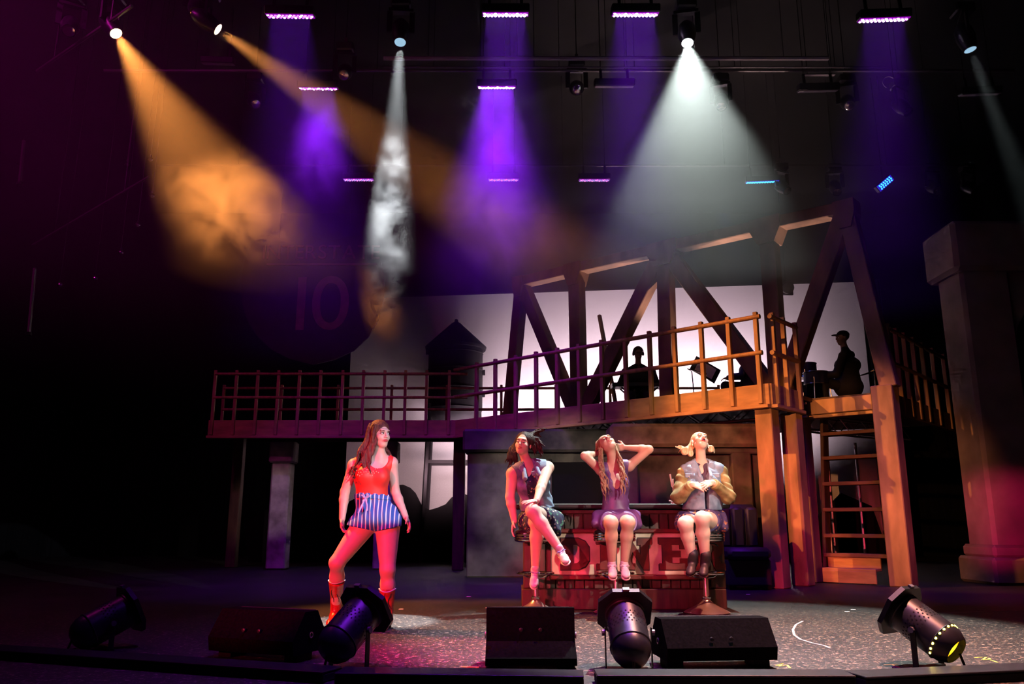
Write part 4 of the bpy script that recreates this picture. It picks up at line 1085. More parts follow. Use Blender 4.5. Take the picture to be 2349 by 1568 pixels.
class SDF:
    def __init__(s, lo, hi, h):
        s.h = h; s.lo = np.array(lo, float)
        s.n = np.ceil((np.array(hi) - s.lo) / h).astype(int) + 1
        s.a = np.full(tuple(s.n), 1.0, np.float32)
    def copy(s):
        q = SDF.__new__(SDF); q.h, q.lo, q.n, q.a = s.h, s.lo, s.n, s.a.copy(); return q
    def _box(s, lo, hi):
        i0 = np.clip(np.floor((lo - s.lo) / s.h).astype(int), 0, s.n); i1 = np.clip(np.ceil((hi - s.lo) / s.h).astype(int) + 1, 0, s.n)
        if np.any(i1 <= i0): return None
        sl = tuple(slice(a, b) for a, b in zip(i0, i1))
        ax = [s.lo[k] + s.h * np.arange(i0[k], i1[k], dtype=np.float32) for k in range(3)]
        return sl, ax[0][:, None, None].astype(np.float32), ax[1][None, :, None].astype(np.float32), ax[2][None, None, :].astype(np.float32)
    def _merge(s, sl, d, k, op):
        a = s.a[sl]
        if op == 'sub': d = -d; 
        if op in ('sub', 'int'):
            if k > 0:
                q = np.maximum(k - np.abs(a - d), 0) / k; s.a[sl] = np.maximum(a, d) + q * q * k * .25
            else: s.a[sl] = np.maximum(a, d)
        else:
            if k > 0:
                q = np.maximum(k - np.abs(a - d), 0) / k; s.a[sl] = np.minimum(a, d) - q * q * k * .25
            else: s.a[sl] = np.minimum(a, d)
    def cone(s, p, q, r0, r1, k=.02, op='add'):
        p, q = np.asarray(p, float), np.asarray(q, float); m_ = max(r0, r1) + k + .035
        b = s._box(np.minimum(p, q) - m_, np.maximum(p, q) + m_)
        if b is None: return s
        sl, X, Y, Z = b; d = q - p; L2 = float(d @ d) + 1e-12
        t = np.clip(((X - p[0]) * d[0] + (Y - p[1]) * d[1] + (Z - p[2]) * d[2]) / L2, 0, 1)
        dist = np.sqrt((X - p[0] - t * d[0]) ** 2 + (Y - p[1] - t * d[1]) ** 2 + (Z - p[2] - t * d[2]) ** 2) - (r0 + (r1 - r0) * t)
        s._merge(sl, dist.astype(np.float32), k, op); return s
    def ell(s, c, r, R=None, k=.02, op='add'):
        c = np.asarray(c, float); r = np.asarray(r, float); R = np.eye(3) if R is None else R
        ext = np.sqrt((R ** 2) @ (r ** 2)) + k + .035
        b = s._box(c - ext, c + ext)
        if b is None: return s
        sl, X, Y, Z = b; x, y, z = X - c[0], Y - c[1], Z - c[2]
        lx, ly, lz = (R[0, i] * x + R[1, i] * y + R[2, i] * z for i in range(3))
        k0 = np.sqrt((lx / r[0]) ** 2 + (ly / r[1]) ** 2 + (lz / r[2]) ** 2)
        k1 = np.sqrt((lx / r[0] ** 2) ** 2 + (ly / r[1] ** 2) ** 2 + (lz / r[2] ** 2) ** 2) + 1e-9
        s._merge(sl, (k0 * (k0 - 1) / k1).astype(np.float32), k, op); return s
    def chain(s, pts, rs, k=.01):
        for i in range(len(pts) - 1): s.cone(pts[i], pts[i + 1], rs[i], rs[i + 1], k)
        return s
    def offset(s, d): s.a -= d; return s
    def grid(s):
        ax = [s.lo[k] + s.h * np.arange(s.n[k], dtype=np.float32) for k in range(3)]
        return ax[0][:, None, None], ax[1][None, :, None], ax[2][None, None, :]
    def clip(s, n, p, sharp=0.0):
        """keep the side of the plane through p that n points away from"""
        n = unit(n); X, Y, Z = s.grid()
        d = (X - p[0]) * n[0] + (Y - p[1]) * n[1] + (Z - p[2]) * n[2]
        s.a = np.maximum(s.a, d.astype(np.float32)); return s
    def merge(s, o, k=.02):
        q = np.maximum(k - np.abs(s.a - o.a), 0) / k; s.a = np.minimum(s.a, o.a) - q * q * k * .25; return s
    def wave(s, amp, freq, axis=(0, 0, 1), zone=None):
        """fine folds"""
        X, Y, Z = s.grid(); 
        s.a = s.a + (amp * np.sin(freq * (X * axis[0] + Y * axis[1] + Z * axis[2]) + 3 * np.sin(9 * Z + 7 * X))).astype(np.float32); return s
    def at(s, p):
        i = np.round((np.asarray(p) - s.lo) / s.h).astype(int)
        return float(s.a[tuple(i)]) if np.all(i >= 0) and np.all(i < s.n) else 1.0
    def hit(s, px, py, Y0, Y1):
        """first point of the surface met going upstage along a sight line, pushed a touch outwards"""
        for i in range(400):
            p = J(px, py, Y0 + (Y1 - Y0) * i / 400)
            if s.at(p) < 0.0015: return p
        return J(px, py, (Y0 + Y1) / 2)
    def mesh(s):
        a = s.a; neg = a < 0
        c8 = [(i, j, k) for i in (0, 1) for j in (0, 1) for k in (0, 1)]
        n = a.shape
        def sub(arr, o): return arr[o[0]:n[0] - 1 + o[0], o[1]:n[1] - 1 + o[1], o[2]:n[2] - 1 + o[2]]
        cnt = sum(sub(neg, o).astype(np.int8) for o in c8)
        mask = (cnt > 0) & (cnt < 8)
        idx = np.argwhere(mask)
        if len(idx) == 0: return np.zeros((0, 3)), np.zeros((0, 4), int)
        vals = {o: a[idx[:, 0] + o[0], idx[:, 1] + o[1], idx[:, 2] + o[2]].astype(np.float64) for o in c8}
        acc = np.zeros((len(idx), 3)); num = np.zeros(len(idx))
        for o in c8:
            for ax in range(3):
                if o[ax] == 0:
                    p = list(o); p[ax] = 1; p = tuple(p)
                    v0, v1 = vals[o], vals[p]; cr = (v0 < 0) != (v1 < 0)
                    t = np.where(cr, v0 / np.where(cr, v0 - v1, 1), 0)
                    pos = np.tile(np.array(o, float), (len(idx), 1)); pos[:, ax] += t
                    acc[cr] += pos[cr]; num[cr] += 1
        verts = (idx + acc / num[:, None]) * s.h + s.lo
        ids = -np.ones(mask.shape, np.int64); ids[mask] = np.arange(len(idx))
        faces = []
        for ax in range(3):
            o1, o2 = [(1, 2), (2, 0), (0, 1)][ax]
            s0 = [slice(None)] * 3; s1 = [slice(None)] * 3; s0[ax] = slice(0, -1); s1[ax] = slice(1, None)
            ch = neg[tuple(s0)] != neg[tuple(s1)]
            e = np.argwhere(ch); e = e[(e[:, o1] > 0) & (e[:, o2] > 0) & (e[:, o1] < n[o1] - 1) & (e[:, o2] < n[o2] - 1)]
            if not len(e): continue
            def cell(d1, d2):
                q = e.copy(); q[:, o1] -= d1; q[:, o2] -= d2
                return ids[q[:, 0], q[:, 1], q[:, 2]]
            f = np.stack([cell(1, 1), cell(0, 1), cell(0, 0), cell(1, 0)], 1)
            flip = ~neg[e[:, 0], e[:, 1], e[:, 2]]
            f[flip] = f[flip][:, ::-1]
            faces.append(f)
        f = np.concatenate(faces); return verts, f[(f >= 0).all(1)]
    def build(s, name, mat, parent, relax=1):
        v, f = s.mesh()
        if relax and len(v):
            for _ in range(relax):
                acc = np.zeros_like(v); num = np.zeros(len(v))
                for i in range(4):
                    a_, b_ = f[:, i], f[:, (i + 1) % 4]
                    np.add.at(acc, a_, v[b_]); np.add.at(num, a_, 1)
                    np.add.at(acc, b_, v[a_]); np.add.at(num, b_, 1)
                v = v * .55 + acc / np.maximum(num, 1)[:, None] * .45
        o0 = np.array(origin_of(parent)[:])
        me = bpy.data.meshes.new(name)
        me.vertices.add(len(v)); me.vertices.foreach_set('co', (v - o0).astype(np.float32).ravel())
        me.loops.add(len(f) * 4); me.loops.foreach_set('vertex_index', f.astype(np.int32).ravel())
        me.polygons.add(len(f)); me.polygons.foreach_set('loop_start', np.arange(0, len(f) * 4, 4, dtype=np.int32))
        me.polygons.foreach_set('use_smooth', np.ones(len(f), bool))
        me.update(calc_edges=True); me.validate()
        me.materials.append(MAT[mat])
        o = bpy.data.objects.new(name, me); link(o, parent); return o

def head(F, C, R, scale=1.0, mouth_open=False):
    def w(x, y, z): return C + R @ (V(x, y, z) * scale)
    q = scale
    F.ell(w(0, .018, .032), V(.076, .094, .088) * q, R, .02)
    F.ell(w(0, -.022, -.03), V(.057, .071, .082) * q, R, .025)
    F.ell(w(0, -.052, -.088), V(.024, .030, .024) * q, R, .025)
    for s_ in (-1, 1):
        F.ell(w(.036 * s_, -.054, -.028), V(.026, .026, .026) * q, R, .02)
        F.cone(w(.045 * s_, -.005, -.055), w(.016 * s_, -.055, -.090), .018 * q, .017 * q, .025)
        F.ell(w(.031 * s_, -.100, .004), V(.017, .012, .010) * q, R, .012, 'sub')
        F.ell(w(.078 * s_, .012, -.012), V(.009, .018, .030) * q, R, .008)
    F.ell(w(0, -.082, .030), V(.048, .018, .012) * q, R, .02)
    F.cone(w(0, -.092, .010), w(0, -.112, -.026), .007 * q, .011 * q, .01)
    for s_ in (-1, 1): F.ell(w(.012 * s_, -.100, -.030), V(.008, .009, .007) * q, R, .008)
    F.ell(w(0, -.086, -.056), V(.026, .014, .017) * q, R, .012)
def blob(name, C, R, r, mat, parent, n=10):
    """small turned ellipsoid (eye, lip, bead)"""
    mb = MB(); prof = [(math.sin(math.pi * i / n), -math.cos(math.pi * i / n)) for i in range(n + 1)]
    mb.lathe(prof, (0, 0, 0), 14)
    mb.v = [tuple(np.asarray(C) + R @ (V(*v) * np.asarray(r))) for v in mb.v]
    return mb.build(name, mat, parent, True)
def face_parts(C, R, parent, lips, brow, eyes_open=True, mouth_open=False, scale=1.0, body=None):
    def w(x, y, z): return C + R @ (V(x, y, z) * scale)
    q = scale
    for s_ in (-1, 1):
        if eyes_open:
            e = blob('eye', w(.031 * s_, -.0835, .003), R, V(.0145, .0105, .0085) * q, 'eye_white', parent)
            blob('iris', w(.031 * s_ + .003, -.0925, .003), R, V(.0062, .003, .0066) * q, 'eye_dark', e)
        else:
            blob('eyelid', w(.031 * s_, -.0835, .004), R, V(.0150, .0105, .0100) * q, brow[1], parent)
        a_ = [w(.031 * s_ + .017 * s_ * t, -.0925 + .004 * t * t, (.010 - .004 * t * t) if eyes_open else (-.004 + .003 * t * t)) for t in (-1, -.5, 0, .5, 1, 1.25)]
        MB().tube(a_, [.0015, .003, .0036, .0034, .0025, .001], 6).build('lashes', 'lash_dark', parent, True)
        b_ = [w(.012 * s_ + .036 * s_ * t, -.0965 + .016 * t * t, .024 + .008 * t - .010 * t * t) for t in (0, .25, .5, .75, 1)]
        MB().tube(b_, [.002, .0042, .004, .003, .0012], 6).build('eyebrow', brow[0], parent, True)
    if mouth_open:
        blob('mouth', w(0, -.098, -.058), R, V(.015, .006, .012) * q, 'mouth_dark', parent)
        ring = [w(.019 * math.cos(t), -.0985 + .003 * abs(math.cos(t)), -.058 + .014 * math.sin(t)) for t in [2 * math.pi * i / 16 for i in range(16)]]
        MB().tube(ring, .0048, 8, close=True).build('lips', lips, parent, True)
    else:
        for z_, rr in ((-.0525, .0050), (-.061, .0062)):
            pts = [w(.025 * t, -.0985 + .010 * t * t, z_ + (.0015 if z_ > -.055 else -.001) * (1 - t * t)) for t in (-1, -.6, -.2, .2, .6, 1)]
            MB().tube(pts, [.0015, rr * .85, rr, rr, rr * .85, .0015], 8).build('lips', lips, parent, True)

def hand(F, wrist, d, n, s_dir, curl=.5, spread=1.0, thumb=.4, size=1.0):
    """d: along the fingers, n: the side they curl to, s_dir: thumb side"""
    d = unit(d); n = unit(np.asarray(n) - d * np.dot(n, d)); s = unit(np.asarray(s_dir) - d * np.dot(s_dir, d) - n * np.dot(s_dir, n))
    R = np.stack([s, n, d], 1); z = size
    F.ell(wrist + d * .045 * z, V(.038, .017, .050) * z, R, .012)
    for i, L_ in enumerate((.070, .078, .073, .058)):
        b = wrist + d * (.082 - .006 * abs(i - 1.2)) * z + s * (.030 - .0205 * i) * z
        dd = unit(d + s * (.10 - .07 * i) * spread); ang = 0; pts = [b - dd * .02 * z]; rs = [.0088 * z]
        p = b
        for j, fr in enumerate((.45, .32, .23)):
            ang += curl * (.75 + .25 * j)
            seg = dd * math.cos(ang) + n * math.sin(ang)
            pts.append(p); rs.append((.0088 - .0008 * j) * z); p = p + seg * L_ * fr * z
        pts.append(p); rs.append(.0062 * z)
        F.chain(pts, rs, .004)
    b = wrist + d * .022 * z + s * .028 * z
    t1 = b + (d * .55 + s * .70 + n * thumb) * .040 * z; t2 = t1 + (d * .80 + s * .25 + n * (thumb + .3)) * .032 * z
    F.chain([b, t1, t2], [.013 * z, .0095 * z, .0075 * z], .008)
def arm(F, sh, el, wr, r=(.050, .040, .027), k=.02):
    F.ell(sh, V(1, 1, 1) * (r[0] + .004), None, .03)
    F.cone(sh, el, r[0], r[1], k)
    m_ = el + (wr - el) * .28
    F.cone(el, m_, r[1] * .97, r[1] * 1.0, k); F.cone(m_, wr, r[1] * 1.0, r[2], k)
def leg(F, hip, kn, an, r=(.098, .060, .057, .037), back=V(0, 1, 0), k=.025):
    F.cone(hip, kn, r[0], r[1], k); F.ell(kn, V(1, 1, 1) * (r[1] * .98), None, .02)
    m_ = kn + (an - kn) * .33 + back * .012
    F.cone(kn, m_, r[1] * .88, r[2], k); F.cone(m_, an, r[2], r[3], k)
def torso(F, hipC, waist, chest, neck, shL, shR, hipL, hipR, w=(.165, .125, .140), bust=.058, Rt=None, dep=1.0):
    R = frame(shR - shL, neck - hipC) if Rt is None else Rt
    Rp = frame(hipR - hipL, waist - hipC)
    f = -R[:, 1]
    F.ell(hipC, V(w[0], .115 * dep, .105), Rp, .04)
    F.cone(hipC + Rp[:, 0] * .05, hipC - Rp[:, 0] * .05, .11 * dep, .11 * dep, .04)
    F.ell(waist, V(w[1], .092 * dep, .13), R, .06)
    F.ell(chest, V(w[2], .105 * dep, .145), R, .05)
    mid_ = (shL + shR) / 2
    F.cone(shL * .82 + mid_ * .18, shR * .82 + mid_ * .18, .052, .052, .05)
    for s_, sh in ((-1, shL), (1, shR)):
        F.cone(neck + R[:, 2] * .01, sh * .8 + neck * .2, .044, .040, .03)
        if bust > 0:
            F.ell(chest + R @ V(.068 * s_, -.070 * dep, .005), V(bust, bust * .95, bust), R, .035)
    return R
def field(pts, pad, h):
    a = np.array(pts); return SDF(a.min(0) - pad, a.max(0) + pad, h)
HB = 0.0058
def shoe(parent, an, toe, up, mat, sole_mat, name='shoe', high=0.0, lace=None, wid=.041):
    """trainer: heel cup, toe box and a flat sole; an = ankle, toe = toe tip, up = away from the sole"""
    d = unit(toe - an - unit(up) * np.dot(toe - an, unit(up))); up = unit(up - d * np.dot(up, d)); sd = np.cross(d, up)
    L_ = .235; heel = an - up * .058 - d * .045
    Rs = np.stack([sd, d, up], 1)
    F = SDF(np.minimum(an, toe) - .16, np.maximum(an, toe) + .16, .005)
    F.ell(heel + d * .045 + up * .012, V(.034, .050, .040), Rs, .02); F.ell(heel + d * .165 + up * .006, V(wid, .062, .030), Rs, .03)
    F.cone(heel + d * .03 + up * .03, heel + d * .14 + up * .020, .034, .030, .03)
    F.cone(an - up * .02, an + up * (.012 + high), .046 if high else .038, .050 if high else .038, .02)
    F.clip(-up, heel - up * .018)
    o = F.build(name, mat, parent)
    S_ = SDF(np.minimum(an, toe) - .18, np.maximum(an, toe) + .18, .005)
    S_.ell(heel + d * .045 - up * .016, V(.037, .053, .03), Rs, .01); S_.ell(heel + d * .165 - up * .016, V(wid + .003, .066, .03), Rs, .05)
    S_.clip(up, heel - up * .012); S_.clip(-up, heel - up * .028)
    S_.build('sole', sole_mat, o, 0)
    if lace:
        c = heel + d * .10 + up * .052
        for k in range(4):
            q = heel + d * (.075 + .024 * k) + up * (.058 - .006 * k)
            MB().tube([tuple(q + sd * .024), tuple(q + up * .006), tuple(q - sd * .024)], .0035, 6).build('lace', lace, o, True)
        for s_ in (-1, 1):
            MB().tube([tuple(c), tuple(c + sd * .03 * s_ + up * .018), tuple(c + sd * .045 * s_ - d * .01), tuple(c + sd * .02 * s_ - d * .005 + up * .004)], .0038, 6).build('bow', lace, o, True)
    return o
def locks(F, n, start, midp, end, amp, r, turns, seed, k=.006):
    """wavy locks running start -> mid -> end; each argument is a function of a random source"""
    rg = random.Random(seed)
    for i in range(n):
        a, b_, c = start(rg), midp(rg), end(rg); ph = rg.uniform(0, 6.3); tn = turns * rg.uniform(.8, 1.2)
        pts, rs = [], []
        for j in range(15):
            t = j / 14; p = a * (1 - t) ** 2 + 2 * b_ * t * (1 - t) + c * t * t
            w_ = amp * min(1, t * 2.2)
            pts.append(p + V(math.cos(ph + tn * t * 6.28) * w_, math.sin(ph + tn * t * 6.28) * w_ * .8, 0)); rs.append(r * (1 - .75 * max(0, t - .55) / .45) * rg.uniform(.85, 1.15))
        F.chain(pts, rs, k)
def U_(rg, a, b_): return rg.uniform(a, b_)

# ------------------------------------------------------------------ the lead: standing, red top, striped shorts, red boots
def lead():
    Y = 7.15
    hipC, waist, chest, neck = J(862, 1184, Y), J(853, 1139, Y), J(853, 1094, Y - .01), J(871, 1049, Y + .01)
    shL, shR = J(812, 1066, Y - .03), J(899, 1062, Y + .05)
    hipL, hipR = J(838, 1200, Y - .01), J(889, 1200, Y + .02)
    knL, anL = J(773, 1290, Y - .10), J(771, 1385, Y + .14)
    knR, anR = J(889, 1306, Y - .05), J(888, 1410, Y - .02)
    elL, wrL = J(791, 1128, Y + .02), J(785, 1189, Y - .02)
    elR, wrR = J(907, 1128, Y + .09), J(930, 1184, Y + .05)
    Ch = J(872, 996, Y)
    fwd = unit(V(.66, -.75, -.02)); Rh = np.stack([unit(np.cross(V(0.02, 0, 1), -fwd)) * -1, -fwd, V(0, 0, 1)], 1)
    Rh[:, 0] = unit(np.cross(Rh[:, 1], Rh[:, 2]))
    root = thing('person', 'person in red tank top, striped blue shorts and red boots standing in the white beam', 'person', tuple(J(850, 1425, Y)[:2]) + (0,))
    allp = [hipC, knL, anL, anR, wrL, wrR, Ch + V(0, 0, .1), shL, shR, V(*J(886, 1441, 7.0))]
    F = field(allp, .17, HB)
    R = torso(F, hipC, waist, chest, neck, shL, shR, hipL, hipR, (.172, .130, .145), .062)
    T = F.copy()
    F.cone(neck - V(0, 0, .02), Ch - V(0, 0, .07) + Rh[:, 1] * .01, .052, .047, .03)
    head(F, Ch, Rh)
    arm(F, shL, elL, wrL, (.050, .040, .027)); arm(F, shR, elR, wrR, (.050, .039, .027))
    leg(F, hipL, knL, anL, (.108, .064, .060, .042)); leg(F, hipR, knR, anR, (.112, .064, .060, .042))
    hand(F, wrL, V(.06, -.12, -1), V(1, -.1, 0), V(0.2, -1, 0), .62, thumb=.2)
    hand(F, wrR, V(.45, -.1, -.85), V(-.8, -.3, -.4), V(-.2, -1, .2), .42, 1.3)
    F.clip(V(0, 0, -1), V(0, 0, .03))
    body = F.build('body', 'skin_fair', root)
    face_parts(Ch, Rh, body, 'lip_red', ('hair_auburn', 'skin_fair'))
    # tank top
    tk = T.copy().offset(.012); tk.ell(J(868, 1050, Y - .10), V(.092, .15, .088), None, .004, 'sub')
    tk.ell(J(797, 1073, Y - .02), V(.055, .2, .10), None, .01, 'sub'); tk.ell(J(915, 1070, Y + .05), V(.052, .2, .10), None, .01, 'sub')
    tk.cone(neck + V(0, .01, -.005), neck + V(0, 0, .2), .085, .085, .004, 'sub')
    tk.clip(V(0, 0, -1), J(852, 1147, Y)); tk.build('tank_top', 'tank_red', root)
    for k in range(22):
        t = k / 21; px = 818 + 50 * t; py = 1082 + 5 * math.sin(t * 12) + (4 if k % 2 else -3)
        blob('bead', tk.hit(px, py, Y - .35, Y + .1), np.eye(3), (.0045, .004, .0045), 'bead_pale', body, 5)
    # shorts
    sh_ = T.copy()
    for hp, kn_ in ((hipL, knL), (hipR, knR)):
        d = unit(kn_ - hp); sh_.cone(hp + V(0, 0, .03), hp + d * .12, .104, .108, .012)
    sh_.offset(.014); sh_.wave(.004, 95, (1, .3, 0))
    sh_.clip(V(.06, 0, 1), J(852, 1131, Y)); gx, gy, gz = sh_.grid(); cr = J(859, 1219, Y - .1)
    sh_.a = np.maximum(sh_.a, (cr[2] + .24 * np.abs(gx - cr[0]) + .02 * np.sin(14 * gx) * .2 - gz + 0 * gy).astype(np.float32))
    so = sh_.build('shorts', 'shorts_stripe', root)
    wb = T.copy().offset(.022); wb.clip(V(.06, 0, 1), J(852, 1134, Y)); wb.clip(V(-.06, 0, -1), J(852, 1144, Y)); wb.build('waistband', 'shorts_stripe', so)
    b0 = J(838, 1143, Y - .155)
    for pts in ([(0, 0, 0), (-.03, -.012, .03), (-.02, -.015, .045), (0, -.005, .005)], [(0, 0, 0), (.035, -.012, .02), (.03, -.015, .035), (0, -.005, .005)],
                [(0, 0, 0), (-.02, -.02, -.05), (-.05, -.02, -.12)], [(0, 0, 0), (.02, -.02, -.05), (.025, -.022, -.10)]):
        MB().tube([tuple(b0 + V(*p)) for p in pts], [.006, .008, .007, .005][:len(pts)], 8).build('waist_tie', 'tie_lilac', so, True)
    # boots
    for kn_, an, toe, Yf in ((knL, anL, V(-.06, -1, 0), 1), (knR, anR, V(-.05, -1, 0), 1)):
        ft = V(an[0], an[1], 0.0); d = unit(toe)
        B = field([an, ft, ft + d * .22, kn_ * .45 + an * .55], .12, .0058)
        top = kn_ + (an - kn_) * .44
        B.cone(top, an + V(0, 0, .03), .068, .047, .02); B.cone(an + V(0, 0, .03), ft + V(0, 0, .07), .047, .046, .02)
        B.ell(ft + V(0, 0, .055) + d * .01, V(.040, .055, .05), None, .03); B.cone(ft + V(0, 0, .06) + d * .02, ft + d * .17 + V(0, 0, .035), .045, .030, .03)
        B.cone(ft + d * .15 + V(0, 0, .034), ft + d * .215 + V(0, 0, .030), .034, .012, .02)
        B.clip(V(0, 0, -1), V(0, 0, .014)); ax_ = unit(top - an); B.clip(ax_ + V(0, .15, 0), top)
        bo_ = B.build('boot', 'boot_red', root)
        MB().tube([tuple(top + V(.069 * math.cos(a), .069 * math.sin(a), .012 * math.cos(2 * a) - .004)) for a in [2 * math.pi * i / 24 for i in range(24)]], .005, 6, close=True).build('boot_rim', 'shoe_pale', bo_, True)
        for yy in (-.02, .025):
            MB().tube([tuple(an + (top - an) * t + V(.012 * math.sin(t * 9) + yy, -.052 - .016 * t, 0)) for t in [i / 8 for i in range(1, 8)]], .003, 5).build('stitching', 'boot_sole', bo_, True)
        S_ = field([ft, ft + d * .24], .09, .006); S_.ell(ft + d * .15, V(.042, .085, .02), None, .01); S_.ell(ft + d * -.005 + V(0, 0, .015), V(.036, .042, .03), None, .02); S_.cone(ft + d * .0, ft + d * .15, .03, .03, .02)
        S_.clip(V(0, 0, 1), V(0, 0, .02)); S_.clip(V(0, 0, -1), V(0, 0, .001)); S_.build('sole', 'boot_sole', bo_, 0)
    # long wavy hair, swept over her far shoulder
    H = field([Ch + V(0, 0, .14), J(795, 1125, Y), J(905, 1060, Y), Ch + V(0, .2, 0), Ch + V(0, -.2, 0)], .09, .0055)
    H.ell(Ch + Rh @ V(0, .026, .040), V(.086, .104, .094), Rh, .01)
    H.ell(Ch + Rh @ V(.0, -.105, -.035), V(.064, .088, .108), Rh, .012, 'sub')
    H.cone(Ch + Rh @ V(-.06, .03, .02), J(838, 1045, Y + .02), .045, .06, .03); H.cone(J(838, 1045, Y + .02), J(826, 1085, Y - .03), .055, .04, .03)
    def st(rg): return Ch + Rh @ V(-.055 + U_(rg, -.03, .06), U_(rg, -.05, .07), .085 + U_(rg, -.04, .01))
    locks(H, 26, st, lambda rg: J(836 + U_(rg, -10, 16), 1032 + U_(rg, -10, 16), Y - .08 + U_(rg, -.03, .10)), lambda rg: J(826 + U_(rg, -28, 24), 1088 + U_(rg, -24, 24), Y - .15 + U_(rg, -.02, .08)), .013, .014, 1.7, 5, .012)
    locks(H, 4, st, lambda rg: J(826, 1040, Y), lambda rg: J(806 + U_(rg, -8, 6), 1098 + U_(rg, -10, 8), Y - .10), .022, .012, 2.4, 8)
    locks(H, 3, lambda rg: Ch + Rh @ V(.03, .07, .0), lambda rg: J(884, 1035, Y + .08), lambda rg: J(896 + U_(rg, -5, 8), 1052, Y + .06), .012, .014, 1.5, 9)
    H.build('hair', 'hair_auburn', root, 1)
lead()

# ------------------------------------------------------------------ seated trio
def seated(spec):
    """shared seated build; returns fields the clothes are cut from"""
    s = spec; root = thing('person', s['label'], 'person', (s['stool'].x, s['stool'].y, s.get('z0', .80)))
    pts = [s[k] for k in ('hipC', 'knL', 'knR', 'anL', 'anR', 'wrL', 'wrR', 'elL', 'elR', 'shL', 'shR')] + [s['Ch'] + V(0, 0, .12), s['Ch'] + V(0, .12, 0)]
    F = field(pts, .16, HB)
    R = torso(F, s['hipC'], s['waist'], s['chest'], s['neck'], s['shL'], s['shR'], s['hipL'], s['hipR'], s.get('w', (.175, .135, .148)), s.get('bust', .060))
    T = F.copy()
    Rh = s['Rh']; Ch = s['Ch']
    F.cone(s['neck'] - V(0, 0, .02), Ch - Rh[:, 2] * .06 + Rh[:, 1] * .012, .054, .047, .03)
    head(F, Ch, Rh)
    ra = s.get('ra', (.054, .042, .028))
    arm(F, s['shL'], s['elL'], s['wrL'], ra); arm(F, s['shR'], s['elR'], s['wrR'], ra)
    Lg = field(pts, .16, HB)
    rl = s.get('rl', (.100, .064, .060, .038))
    leg(Lg, s['hipL'], s['knL'], s['anL'], rl); leg(Lg, s['hipR'], s['knR'], s['anR'], rl)
    F.merge(Lg, .03)
    for a in s['hands']: hand(F, *a[0], **a[1])
    body = F.build('body', s['skin'], root)
    face_parts(Ch, Rh, body, s['lips'], (s['brow'], s['skin']), False, s.get('mouth', False))
    return root, body, T, R, F
def rot_head(fwd, up):
    f = unit(fwd); z = unit(np.asarray(up) - f * np.dot(up, f)); return np.stack([unit(np.cross(-f, z)), -f, z], 1)

